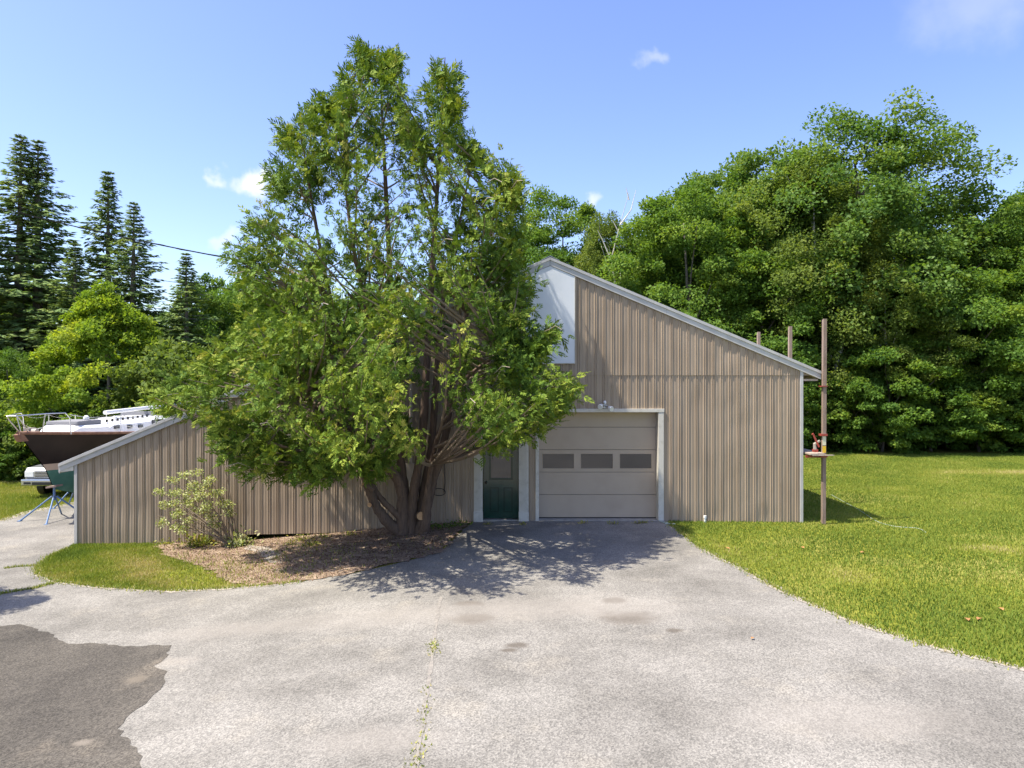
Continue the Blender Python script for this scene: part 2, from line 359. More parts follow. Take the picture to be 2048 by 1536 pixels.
# sandy joint running down the driveway, sandy strip along the lawn
def strip(name, pts, w, dz, seed, material):
    rg = random.Random(seed); L_, R_ = [], []
    den = []
    for i in range(len(pts) - 1):
        a, b = Vector(pts[i][:2]), Vector(pts[i + 1][:2]); k = max(1, int((b - a).length / .12))
        den += [a.lerp(b, j / k) for j in range(k)]
    den.append(Vector(pts[-1][:2]))
    for i, p in enumerate(den):
        t = (den[min(i + 1, len(den) - 1)] - den[max(0, i - 1)]).normalized(); nv = Vector((-t.y, t.x))
        L_.append(tuple(p + nv * w * rg.uniform(.25, 1))); R_.append(tuple(p - nv * w * rg.uniform(.25, 1)))
    return sheet(name, L_ + R_[::-1], dz, material, seed=seed)
joint = [G(882, 1195), G(874, 1240), G(868, 1290), G(860, 1345), G(852, 1400), G(845, 1460), G(832, 1530), G(815, 1620)]
M['jointgrit'] = mat('joint grit', (.255, .232, .198), .95, noise=(14, (.18, .165, .145), .35, .65), bump=.4, bscale=60, detail=8)
strip('driveway_joint', joint, .034, .014, 11, M['jointgrit'])
strip('lawn_edge_grit', [Vector((*p, 0)) for p in lawn_edge[1:]] + [Vector((9.2, 6, 0))], .12, .015, 12, M['sand'])
strip('island_edge_grit', [Vector((*p, 0)) for p in island_low[:9]], .13, .015, 13, M['sand'])
strip('grass_edge_grit', [Vector((-20, 20.6, 0)), G(0, 1043), G(60, 1024), G(150, 1007)], .22, .0155, 14, M['sand'])

# ------------------------------------------------------------------ the barn
XL, XR, ZR = -10.9, 7.24, 6.50         # walls, underside of the ridge
RX = .95; SL = .4205                   # ridge position, roof slope
DEP = 13.0
def zroof(x): return ZR - SL * abs(x - RX)
barn = empty('barn', (-1.8, FY, 0), 'tan ribbed metal barn with one wide gable and a beige garage door', 'barn')
PITCH = .2095
def profile(x0, x1):
    pts = []; k0 = int(math.floor(x0 / PITCH)) - 1
    for k in range(k0, int(x1 / PITCH) + 3):
        c = k * PITCH
        for dx, dy in ((-.040, 0), (-.030, -.017), (-.021, -.017), (-.011, -.002), (.007, -.002), (.017, -.017), (.026, -.017), (.036, 0), (.100, 0), (.106, -.0025), (.112, 0)):
            pts.append((c + dx, dy))
    pts.sort()
    def at(x):
        for (a, ya), (b, yb) in zip(pts, pts[1:]):
            if a <= x <= b: return ya + (yb - ya) * (x - a) / max(b - a, 1e-6)
        return 0
    return [(x0, at(x0))] + [p for p in pts if x0 + .002 < p[0] < x1 - .002] + [(x1, at(x1))]
rd = random.Random(4)
DENTS = [(rd.uniform(XL, XR), rd.uniform(-.4, 4.6), rd.uniform(.08, .26), rd.uniform(.004, .011)) for _ in range(46)]
DENTS += [(2.35, 3.1, .28, .016), (2.75, 3.0, .2, .014), (1.95, 3.35, .22, .012), (-9.3, .2, .3, .016), (-8.8, .0, .28, .015), (-7.6, .15, .25, .012), (4.6, 3.0, .2, .010), (5.2, 1.2, .35, .010), (6.2, .9, .3, .010), (6.3, .15, .22, .014), (-9.9, .35, .25, .012), (1.6, 4.1, .3, .012)]
PH = [rd.uniform(0, 6.28) for _ in range(8)]
def dent(x, z):
    d = .0016 * math.sin(2.1 * x + PH[0] + .8 * z) * math.sin(2.9 * z + PH[1]) + .0013 * math.sin(5.3 * x + PH[2]) * math.sin(4.1 * z + PH[3] + x)
    d += .0009 * math.sin(9.7 * z + PH[4] + 3 * math.sin(1.7 * x))
    for cx, cz, r, a in DENTS:
        q = ((x - cx) ** 2 + (z - cz) ** 2 * .6) / (r * r)
        if q < 6: d += a * math.exp(-q)
    return d
def siding(x0, x1, zb, zt, y=FY, rows=.11, flat=None):
    """one sheet; zb, zt: functions of x. flat: maps (x, y, z) to the wall's own place"""
    pr = profile(x0, x1); hmax = max(zt(x) - zb(x) for x, _ in pr); n = max(2, int(hmax / rows)); V = []; Fs = []
    for j in range(n + 1):
        for x, dy in pr:
            z = zb(x) + (zt(x) - zb(x)) * j / n
            p = (x, y + dy + (dent(x, z) if flat is None else 0), z)
            V.append(p if flat is None else flat(p))
    k = len(pr)
    for j in range(n):
        for i in range(k - 1): Fs.append((j * k + i, j * k + i + 1, (j + 1) * k + i + 1, (j + 1) * k + i))
    mb = MB(); mb.add(V, Fs); return mb.build('siding_panel', M['siding'], barn, smooth=24)
def zbot(x):
    if x < -6.62: return -.56
    if x < -3.05: return -.335 + (x + 6.62) * .02
    if x < -.9: return -.14 + (x + 3.05) * .045
    return -.03
LAP = 3.675
GX0, GX1, GZ = .5875, 3.79, 2.80       # garage opening with its trim
EX0, EX1, EZ = -.95, .4125, 2.40       # entrance opening with its casing
SHW = PITCH * 4
def run(x0, x1, zb, zt, y=FY):
    xs_ = [x0]; k = math.floor(x0 / SHW) + 1
    while k * SHW + .045 < x1 - .06:
        if k * SHW + .045 > x0 + .06: xs_.append(k * SHW + .045)
        k += 1
    xs_.append(x1)
    for i, (a, b) in enumerate(zip(xs_, xs_[1:])):
        if zt((a + b) / 2) - zb((a + b) / 2) > .05: siding(a, b, zb, zt, y + (.0025 if i % 2 else 0))
ztl = lambda x: min(LAP, zroof(x) - .02)
run(XL, -6.62, zbot, ztl); run(-6.62, -3.05, zbot, ztl); run(-3.05, EX0, zbot, ztl)
run(EX0, EX1, lambda x: EZ, ztl); run(EX1, GX0, zbot, ztl); run(GX0, GX1, lambda x: GZ, ztl); run(GX1, XR, zbot, ztl)
xl_, xr_ = RX - (ZR - LAP) / SL, RX + (ZR - LAP) / SL
run(xl_ + .05, xr_ - .05, lambda x: LAP - .03, lambda x: max(zroof(x) - .02, LAP - .02), FY - .013)
# the other three walls, same sheets
def wallrun(L, fl, zb, zt):
    k = 0
    while k < L - .05:
        siding(k, min(k + SHW, L), zb, zt, 0, 3.0, fl); k += SHW
wallrun(DEP, lambda p: (XR + .0 - p[1], FY + p[0], p[2]), lambda x: -.04, lambda x: zroof(XR) - .02)
wallrun(DEP, lambda p: (XL + p[1], FY + p[0], p[2]), lambda x: -.62, lambda x: zroof(XL) - .02)
wallrun(XR - XL, lambda p: (XL + p[0], FY + DEP - p[1], p[2]), lambda x: -.62, lambda x: zroof(XL + x) - .02)
# corner trims
for x in (XL - .03, XR - .045):
    m = MB(); zb = -.60 if x < 0 else -.05
    m.box((x, FY - .034, zb), (x + .075, FY + .05, zroof(x + .04) - .03)); m.build('corner_trim', M['fascia'], barn, bevel=.006)
# roof: ribbed sheets on either slope, butt against the ridge cap
EL_, ER_ = -11.30, 7.70
def roofsheets(xe):
    n = int(DEP / .9) + 1; y0 = FY - .065
    for i in range(n):
        ya = y0 + i * .92; yb = min(ya + .92, FY + DEP + .1)
        if yb - ya < .1: continue
        ys = [ya, ya + .03, ya + .05, ya + .08, (ya + yb) / 2 - .03, (ya + yb) / 2, (ya + yb) / 2 + .03, yb]
        hs = [0, 0, .02, 0, 0, .018, 0, 0]
        V = []; 
        for x in (RX, xe):
            for y, h in zip(ys, hs): V.append((x, y, zroof(x) + .085 + h))
        for x in (RX, xe):
            for y, h in zip(ys, hs): V.append((x, y, zroof(x) + .06 + h))
        k = len(ys); Fs = []
        for b0 in (0, 2 * k):
            for j in range(k - 1): Fs.append((b0 + j, b0 + j + 1, b0 + k + j + 1, b0 + k + j))
        for a, b in ((0, k), (k - 1, 2 * k - 1)): Fs.append((a, b, b + 2 * k, a + 2 * k))
        for j in range(k - 1):
            Fs.append((k + j, k + j + 1, 3 * k + j + 1, 3 * k + j)); Fs.append((j, j + 1, 2 * k + j + 1, 2 * k + j))
        m = MB(); m.add(V, Fs); m.build('roof_panel', M['roof'], barn)
roofsheets(EL_); roofsheets(ER_)
m = MB(); m.prism([(RX - .22, ZR - .22 * SL + .112), (RX, ZR + .125), (RX + .22, ZR - .22 * SL + .112), (RX + .22, ZR - .22 * SL + .104), (RX, ZR + .115), (RX - .22, ZR - .22 * SL + .104)], 1, FY - .085, FY + DEP + .1); m.build('ridge_cap', M['roof'], barn)
# rake boards in two steps: wide face and a thin drip edge above; joints where lengths meet
def rake(xa, xb, top, bot, y0, y1, name):
    m = MB(); m.prism([(xa, zroof(xa) + top), (xb, zroof(xb) + top), (xb, zroof(xb) + bot), (xa, zroof(xa) + bot)], 1, y0, y1); m.build(name, M['fascia'], barn)
for segs in ([(RX + .004, RX + 2.9), (RX + 2.904, RX + 5.7), (RX + 5.704, ER_)], [(RX - .004, RX - 3.3), (RX - 3.304, RX - 6.6), (RX - 6.604, RX - 9.6), (RX - 9.604, EL_)]):
    for a, b in segs:
        rake(a, b, .058, -.115, FY - .060, FY - .0245, 'rake_board')
        rake(a, b, .092, .02, FY - .082, FY - .0605, 'drip_edge')
# eaves
m = MB(); m.box((ER_ - .035, FY - .058, zroof(ER_) - .10), (ER_ - .005, FY + DEP, zroof(ER_) + .055)); m.build('eave_fascia', M['fascia'], barn)
m = MB(); m.box((EL_ + .005, FY - .058, zroof(EL_) - .14), (EL_ + .035, FY + DEP, zroof(EL_) + .055)); m.build('eave_fascia', M['fascia'], barn)
m = MB(); m.prism([(EL_ + .04, zroof(EL_) - .12), (XL - .035, zroof(EL_) - .075), (XL - .035, zroof(XL) - .12), (EL_ + .04, zroof(EL_) - .115 + .02)], 1, FY - .05, FY - .02); m.build('eave_return', M['white'], barn)
for i in range(12):
    y = FY + .12 + i * 1.1; m = MB()
    m.prism([(XR + .01, zroof(XR) - .10), (ER_ - .04, zroof(ER_) - .09), (ER_ - .04, zroof(ER_) + .04), (XR + .01, zroof(XR) + .04)], 1, y, y + .045); m.build('rafter_tail', M['rafter'], barn)
m = MB(); m.box((XR + .012, FY - .02, zroof(ER_) - .155), (ER_ - .06, FY + .02, zroof(ER_) - .105)); m.build('eave_brace', M['plank'], barn)
# white sheet in the gable
m = MB(); z0 = 3.955; zt_ = lambda x: zroof(x) - .125
m.prism([(RX - .61, z0), (RX + .61, z0), (RX + .61, zt_(RX + .61)), (RX, zt_(RX)), (RX - .61, zt_(RX - .61))], 1, FY - .047, FY - .030); m.build('gable_panel', M['whitepanel'], barn)
m = MB(); m.box((RX - .61, FY - .056, z0 - .02), (RX + .625, FY - .029, z0 - .001)); m.box((RX + .6105, FY - .056, z0), (RX + .625, FY - .029, zt_(RX + .62))); m.build('panel_trim', M['white'], barn)
# garage door: jambs, header, five sections, three lights
RC = .27
for x0, x1 in ((.5875, .672), (3.655, 3.79)):
    m = MB(); m.box((x0, FY - .032, -.04), (x1, FY + RC + .05, GZ - .078)); m.build('garage_jamb', M['white'], barn, bevel=.006)
m = MB(); m.box((.5875, FY - .040, GZ - .075), (3.80, FY + RC + .05, GZ + .012)); m.build('garage_header', M['white'], barn, bevel=.006)
gd = bpy.data.objects.new('garage_door', None); COL.objects.link(gd); gd.location = (2.16, FY + RC, 0); gd.parent = barn; bpy.context.view_layer.update(); gd.matrix_parent_inverse = barn.matrix_world.inverted(); bpy.context.view_layer.update()
zs = [.045, .625, 1.195, 1.762, 2.335, 2.735]
WIN = [(.765, 1.585), (1.735, 2.57), (2.725, 3.55)]
for i in range(5):
    a, b = zs[i] + .006, zs[i + 1] - .006; m = MB()
    if i == 2:
        wz0, wz1 = a + .075, b - .085; x = .675
        for wx0, wx1 in WIN:
            m.box((x, FY + RC, a), (wx0, FY + RC + .04, b)); m.box((wx0, FY + RC, a), (wx1, FY + RC + .04, wz0)); m.box((wx0, FY + RC, wz1), (wx1, FY + RC + .04, b)); x = wx1
        m.box((x, FY + RC, a), (3.652, FY + RC + .04, b)); m.build('door_section', M['gdoor'], gd)
        for wx0, wx1 in WIN:
            g = MB(); g.box((wx0, FY + RC + .014, wz0), (wx1, FY + RC + .02, wz1)); g.build('window_pane', M['glass'], gd)
            g = MB(); t = .014
            g.box((wx0, FY + RC - .006, wz0), (wx0 + t, FY + RC + .012, wz1)); g.box((wx1 - t, FY + RC - .006, wz0), (wx1, FY + RC + .012, wz1))
            g.box((wx0 + t, FY + RC - .006, wz0), (wx1 - t, FY + RC + .012, wz0 + t)); g.box((wx0 + t, FY + RC - .006, wz1 - t), (wx1 - t, FY + RC + .012, wz1)); g.build('window_frame', M['gdoor'], gd)
    else:
        m.box((.675, FY + RC, a), (3.652, FY + RC + .04, b)); m.build('door_section', M['gdoor'], gd, bevel=.004)
m = MB(); m.box((.675, FY + RC + .042, 0), (3.652, FY + RC + .06, 2.735)); m.build('door_backing', M['plastic'], gd)
m = MB(); m.box((.675, FY + RC + .002, .016), (3.652, FY + RC + .035, .05)); m.build('bottom_seal', M['black'], gd)
m = MB(); m.box((.55, FY - .03, -.05), (3.82, FY + .45, .024)); m.build('door_sill', M['concrete'], barn)
# entrance
for x0, x1 in ((-.95, -.735), (.175, .4125)):
    w = x1 - x0; m = MB(); m.box((x0, FY - .035, .24), (x1, FY + .10, 2.13))
    for k in range(4):
        xc = x0 + w * (.24 + .175 * k); m.box((xc - .011, FY - .049, .30), (xc + .011, FY - .035, 2.08))
    cs = m.build('door_casing', M['white'], barn)
    m = MB(); m.box((x0 - .008, FY - .058, -.03), (x1 + .008, FY + .10, .238)); m.build('plinth_block', M['white'], barn, bevel=.006)
m = MB(); m.box((-.95, FY - .04, 2.132), (.4125, FY + .1, 2.33)); m.build('door_head', M['white'], barn, bevel=.006)
m = MB(); m.box((-.985, FY - .075, 2.332), (.44, FY + .02, 2.41)); m.build('head_cornice', M['white'], barn, bevel=.015)
m = MB(); m.box((-.735, FY + .03, .03), (-.715, FY + .22, 2.13)); m.box((.155, FY + .03, .03), (.175, FY + .22, 2.13)); m.box((-.715, FY + .03, 2.09), (.155, FY + .22, 2.13)); m.build('door_frame', M['green'], barn)
ed = bpy.data.objects.new('entrance_door', None); COL.objects.link(ed); ed.location = (-.28, FY + .16, 0); ed.parent = barn; bpy.context.view_layer.update(); ed.matrix_parent_inverse = barn.matrix_world.inverted(); bpy.context.view_layer.update()
yd = FY + .14; m = MB()
px0, px1 = -.565, .005; pz0, pz1 = 1.03, 1.985
for a, b in (((-.71, yd, .05), (px0, yd + .045, 2.085)), ((px1, yd, .05), (.15, yd + .045, 2.085)), ((px0, yd, pz1), (px1, yd + .045, 2.085)), ((px0, yd, .05), (px1, yd + .045, pz0))): m.box(a, b)
m.build('door_leaf', M['green'], ed)
m = MB(); m.box((px0 + .03, yd + .02, pz0 + .03), (px1 - .03, yd + .028, pz1 - .03)); m.build('window_pane', M['glass'], ed)
def ringbox(m, x0, x1, z0, z1, t, ya, yb):
    m.box((x0, ya, z0), (x0 + t, yb, z1)); m.box((x1 - t, ya, z0), (x1, yb, z1)); m.box((x0 + t, ya, z0), (x1 - t, yb, z0 + t)); m.box((x0 + t, ya, z1 - t), (x1 - t, yb, z1))
m = MB(); ringbox(m, px0 - .012, px1 + .012, pz0 - .012, pz1 + .012, .045, yd - .014, yd + .03); m.build('window_frame', M['greendark'], ed)
for xc in (-.445, -.1):
    m = MB(); ringbox(m, xc - .115, xc + .115, .20, .83, .03, yd - .012, yd - .0005); m.build('panel_moulding', M['greendark'], ed)
    m = MB(); m.box((xc - .06, yd - .009, .26), (xc + .06, yd - .0005, .77)); m.build('raised_panel', M['green'], ed, bevel=.004)
m = MB(); m.sphere((-.655, yd - .06, .95), .03); m.tube([(-.655, yd, .95), (-.655, yd - .05, .95)], .014); m.build('door_knob', M['brass'], ed, smooth=40)
m = MB(); m.box((-.74, FY - .03, -.04), (.18, FY + .3, .03)); m.build('door_threshold', M['concrete'], barn, bevel=.006)
# half-hidden window behind the tree
wx0, wx1, wz0, wz1 = -5.6, -4.05, 1.45, 2.35
m = MB(); ringbox(m, wx0, wx1, wz0, wz1, .09, FY - .05, FY - .024); m.box(((wx0 + wx1) / 2 - .03, FY - .045, wz0 + .09), ((wx0 + wx1) / 2 + .03, FY - .024, wz1 - .09)); wf = m.build('window_frame', M['white'], barn)
m = MB(); m.box((wx0 - .05, FY - .09, wz0 - .05), (wx1 + .05, FY - .022, wz0 - .002)); m.build('sill', M['white'], wf)
m = MB(); m.box((wx0 + .09, FY - .035, wz0 + .09), (wx1 - .09, FY - .0235, wz1 - .09)); m.build('pane', M['glass'], wf)

# ------------------------------------------------------------------ things on the barn
fl = empty('flood_light', P(1209, 810, FY - .05), 'double floodlight with white lamps above the garage door', 'floodlight')
c = P(1209, 812, FY - .04); m = MB(); m.tube([c + Vector((0, .035, 0)), c + Vector((0, -.02, 0))], .055, 12); m.build('base_plate', M['pvc'], fl)
for s in (-1, 1):
    a = c + Vector((s * .02, -.03, .0)); b = c + Vector((s * .09, -.14, .035 if s < 0 else -.02))
    m = MB(); m.tube([a, b], [.02, .022], 8); m.build('lamp_arm', M['plastic'], fl)
    d = Vector((s * .35, -.8, -.35)).normalized(); m = MB(); m.tube([b, b + d * .05, b + d * .12, b + d * .14], [.03, .045, .068, .06], 12); m.build('lamp_head', M['lamp'], fl, smooth=40)
m = MB(); m.sphere(c + Vector((0, -.06, .085)), .04, 10, 7, (1, 1, 1.3)); m.build('motion_sensor', M['pvc'], fl, smooth=60)
em = empty('electric_meter', P(822, 970, FY), 'beige electric meter box with grey conduit rising to the roof', 'meter box')
a = P(814, 926, FY - .03); b = P(831, 972, FY - .03); m = MB(); m.box((a.x - .03, FY - .15, b.z), (b.x + .03, FY - .022, a.z)); m.build('enclosure', M['meter'], em, bevel=.008)
m = MB(); cx = (a.x + b.x) / 2 - .01; m.tube([(cx, FY - .085, a.z), (cx, FY - .085, 5.75)], .03, 10); m.build('conduit', M['meter'], em, smooth=40)
for z in (2.6, 3.6, 4.6):
    m = MB(); m.box((cx - .06, FY - .122, z), (cx + .06, FY - .022, z + .03)); m.build('conduit_strap', M['plastic'], em)
m = MB(); m.tube([(cx, FY - .085, 5.75), (cx, FY - .1, 5.82), (cx, FY - .18, 5.84), (cx, FY - .24, 5.76)], [.03, .045, .05, .035], 10); m.build('weatherhead', M['plastic'], em, smooth=40)
cb = empty('cable_box', P(868, 950, FY), 'small grey box with a black coil of cable behind the tree trunks', 'junction box')
a = P(868, 945, FY); m = MB(); m.box((a.x - .07, FY - .09, a.z - .07), (a.x + .07, FY - .022, a.z + .09)); m.build('enclosure', M['meter'], cb, bevel=.006)
m = MB()
for k, (cxp, cyp, rx, rz_) in enumerate(((858, 985, .15, .09), (878, 984, .16, .09))):
    q = P(cxp, cyp, FY - .05); m.tube([q + Vector((math.cos(t) * rx, -.01 * k, math.sin(t) * rz_)) for t in np.linspace(0, 2 * math.pi, 25)], .009, 6, cap=False)
m.tube([P(888, 985, FY - .05), P(890, 965, FY - .05), P(889, 940, FY - .04), P(889, 925, FY - .03)], .01, 6)
m.tube([P(861, 955, FY - .06), P(858, 965, FY - .06), P(866, 972, FY - .05), P(873, 960, FY - .06)], .009, 6); m.build('cable', M['black'], cb, smooth=60)

def post(Y, X, ztop, label, brackets):
    r = empty('staging_post', (X, Y, float(tz(X))), label, 'staging post', 'timber staging posts along the eave')
    lean = -.025; zb = float(tz(X)) - .05
    for s in (-1, 1):
        m = MB(); m.box((X - .042, Y + (-.047 if s < 0 else .001), zb), (X + .042, Y + (-.001 if s < 0 else .047), ztop + (0 if s < 0 else -.02)), Matrix.Rotation(R(-lean * 12), 3, 'Y'), (X, Y, zb)); m.build('timber', M['wood'], r)
    return r
p1 = post(17.56, 7.70, 5.04, 'tall timber staging post at the barn corner with red jack brackets', True)
p2 = post(19.95, 7.79, 5.05, 'timber staging post rising behind the eave, middle of three', False)
p3 = post(22.5, 7.79, 5.08, 'short looking timber staging post farthest back along the eave', False)
for (z, n_, w) in ((3.36, 'bracket_pin', .028), (2.15, 'jack_collar', .05), (1.62, 'jack_collar', .06)):
    m = MB(); m.box((7.70 - .085, 17.56 - .075, z), (7.70 + .075, 17.56 + .075, z + w)); m.build(n_, M['red'], p1)
m = MB(); m.box((7.70 - .042, 17.56 - .0515, 1.92), (7.70 + .042, 17.56 - .0485, 2.14)); m.build('white_sticker', M['sticker'], p1)
m = MB(); m.box((7.70 - .042, 17.56 - .0515, 1.735), (7.70 + .042, 17.56 - .0485, 1.90)); m.build('yellow_sticker', M['yellow'], p1)
jk = empty('pump_jack', (7.6, 17.75, 1.73), 'red pump jack with crank lever standing on the staging plank', 'pump jack')
m = MB(); m.box((7.52, 17.66, 1.735), (7.62, 17.80, 1.80)); m.build('jack_base', M['red'], jk, bevel=.006)
m = MB(); m.tube([(7.57, 17.73, 1.79), (7.56, 17.73, 1.93), (7.66, 17.66, 2.02)], [.05, .045, .03], 8); m.build('jack_body', M['plastic'], jk)
m = MB(); m.tube([(7.49, 17.70, 2.19), (7.51, 17.70, 2.17), (7.64, 17.66, 1.86)], [.03, .026, .024], 8); m.build('crank_lever', M['red'], jk)
pl = empty('staging_plank', (7.5, 18, 1.70), 'weathered staging planks running along the side wall on brackets', 'plank')
for i, (xa, xb) in enumerate(((7.32, 7.50), (7.505, 7.685))):
    m = MB(); m.box((xa, 17.40 + .06 * i, 1.690 + .004 * i), (xb, 23.2, 1.728 + .004 * i)); m.build('board', M['plank'], pl)
m = MB(); m.prism([(7.36, 17.38), (7.92, 17.44), (7.90, 17.50), (7.40, 17.505)], 2, 1.668, 1.686); m.build('cross_board', M['plank'], pl)
for y in (17.58, 19.95, 22.5):
    m = MB(); m.box((7.3, y + .055 if y < 18 else y - .11, 1.60), (7.70, y + .085 if y < 18 else y - .08, 1.667)); m.build('bracket_arm', M['red'], pl)
# wires to the weatherhead
for nm, lab, p0, p1_, pe, r in (('service_cable', 'thick black service cable passing the spruces to the barn', (-40, 398), None, (cx, FY - .2, 5.80), .018), ('telephone_wire', 'thin telephone wire below the thick service cable', (-40, 492), None, (cx - .05, FY - .03, 5.35), .008)):
    A = P(p0[0], p0[1], 27.0) ; A = A + (A - Vector(pe)) * .15; B = Vector(pe); pts = []
    for t in np.linspace(0, 1, 28):
        q = A.lerp(B, t); q.z -= .55 * 4 * t * (1 - t) * .5; pts.append(q)
    m = MB(); m.tube(pts, r, 6)
    if r > .01:
        m.tube([q + Vector((0, 0, .022 * math.sin(i * 2.1))) + Vector((0, .02 * math.cos(i * 2.1), 0)) for i, q in enumerate(pts)], r * .6, 5)
    tag(m.build(nm, M['cable'], None, smooth=60), lab, 'cable')
# pvc stub, hoses
q = G(1410, 1047); m = MB(); sp = empty('pipe_stub', (q.x, q.y - .0, 0), 'short white plastic pipe stub at the wall near the garage door', 'pipe')
Yq = FY - .12; X = (1410 - 1024) / F * Yq; m.tube([(X, Yq, -.08), (X, Yq, .12)], .028, 10); m.build('pipe', M['pvc'], sp, smooth=40)
m = MB(); m.tube([(X, Yq, .10), (X, Yq, .16)], .040, 10); m.build('cap', M['pvc'], sp, smooth=40)
def hose(name, pxs, r, label, material):
    g = [G(x, y) for x, y in pxs]; pts = []
    for i in range(len(g) - 1):
        p0, p1, p2, p3 = g[max(0, i - 1)], g[i], g[i + 1], g[min(len(g) - 1, i + 2)]
        for t in np.linspace(0, 1, 8, endpoint=False):
            pts.append(.5 * ((2 * p1) + (p2 - p0) * t + (2 * p0 - 5 * p1 + 4 * p2 - p3) * t * t + (3 * p1 - p0 - 3 * p2 + p3) * t ** 3))
    pts.append(g[-1]); pts = [p + Vector((0, 0, r + .012)) for p in pts]
    m = MB(); m.tube(pts, r, 6); return tag(m.build(name, material, None, smooth=60), label, 'hose')
hose('garden_hose', [(1662, 990), (1685, 1003), (1720, 1022), (1752, 1043), (1790, 1054), (1835, 1058), (1852, 1066)], .0055, 'thin pale hose lying across the lawn beside the barn shadow', M['hose'])
hose('garden_hose', [(1315, 1040), (1322, 1045), (1338, 1048), (1350, 1050), (1330, 1049)], .012, 'short blue grey hose end at the garage door jamb', M['hose'])
rl = random.Random(9)
for i, (x, y) in enumerate([(1935, 1243), (1958, 1242), (1455, 1100), (1725, 1108), (1605, 1098), (2002, 1222), (1505, 1281)]):
    q = G(x, y); m = MB(); s = .06 if i < 6 else .035; a = rl.uniform(0, 6); c_, s_ = math.cos(a), math.sin(a)
    V = [(0, -1, .1), (.6, -.3, .35), (.45, .5, .3), (0, 1.1, .05), (-.5, .45, .4), (-.6, -.3, .3), (0, 0, .12)]
    m.add([(q.x + s * (v[0] * c_ - v[1] * s_), q.y + s * (v[0] * s_ + v[1] * c_), q.z + .03 + s * v[2]) for v in V], [(6, i_, (i_ + 1) % 6) for i_ in range(6)])
    tag(m.build('fallen_leaf', M['deadleaf'], None), 'curled brown leaf lying on the mown lawn' if i < 6 else 'pale curled leaf lying on the grey asphalt', 'leaf', 'fallen leaves on the lawn' if i < 6 else None)

# ------------------------------------------------------------------ foliage tools
def diamonds(pos, ax, nrm, ln, wd, fold=.25):
    """leaf quads: pos (n,3) base, ax long axis, nrm approx normal"""
    ax = unit(ax); sd = unit(np.cross(nrm, ax)); up = np.cross(ax, sd)
    ln = np.asarray(ln)[:, None]; wd = np.asarray(wd)[:, None]
    a = pos; t = pos + ax * ln; l = pos + ax * ln * .45 + sd * wd * .5 + up * wd * fold; r = pos + ax * ln * .45 - sd * wd * .5 + up * wd * fold
    n = len(pos); V = np.stack([a, r, t, l], 1).reshape(-1, 3); Fc = np.arange(4 * n).reshape(n, 4)
    return V, Fc
def sph(rg, n): return unit(rg.normal(size=(n, 3)))

# ------------------------------------------------------------------ the cedar in front of the barn
SIL = [(704, 112), (720, 92), (745, 104), (760, 94), (790, 118), (806, 112), (814, 175), (828, 262), (842, 175), (852, 138), (880, 130), (905, 132), (920, 152), (922, 225), (942, 300), (985, 320), (1022, 300), (1045, 360), (1055, 390), (1040, 470), (1046, 530), (1086, 560), (1046, 606), (1060, 652), (1132, 640), (1126, 668), (1074, 715), (1082, 764), (1165, 766), (1150, 800), (1110, 842), (1068, 872), (1040, 862), (1012, 896), (985, 868), (950, 822), (900, 786), (862, 778), (850, 720), (820, 705), (800, 740), (806, 830), (838, 898), (818, 905), (800, 885), (770, 930), (745, 962), (716, 930), (690, 915), (655, 940), (640, 975), (600, 978), (560, 950), (500, 958), (440, 930), (418, 895), (415, 850), (370, 830), (298, 800), (312, 766), (378, 742), (418, 694), (462, 655), (474, 600), (450, 508), (470, 495), (482, 440), (540, 395), (528, 350), (545, 320), (560, 225), (590, 262), (640, 160), (655, 215), (690, 150)]
rg = np.random.default_rng(21)
TB = Vector((-2.4, 16.72, -.12))
cedar = empty('cedar_tree', TB, 'big multi-stemmed cedar with feathery foliage in front of the barn', 'tree')
def c3(pts):   # (px, py, Y, radius)
    return [P(a, b, Y) for a, b, Y, _ in pts], [r for *_, r in pts]
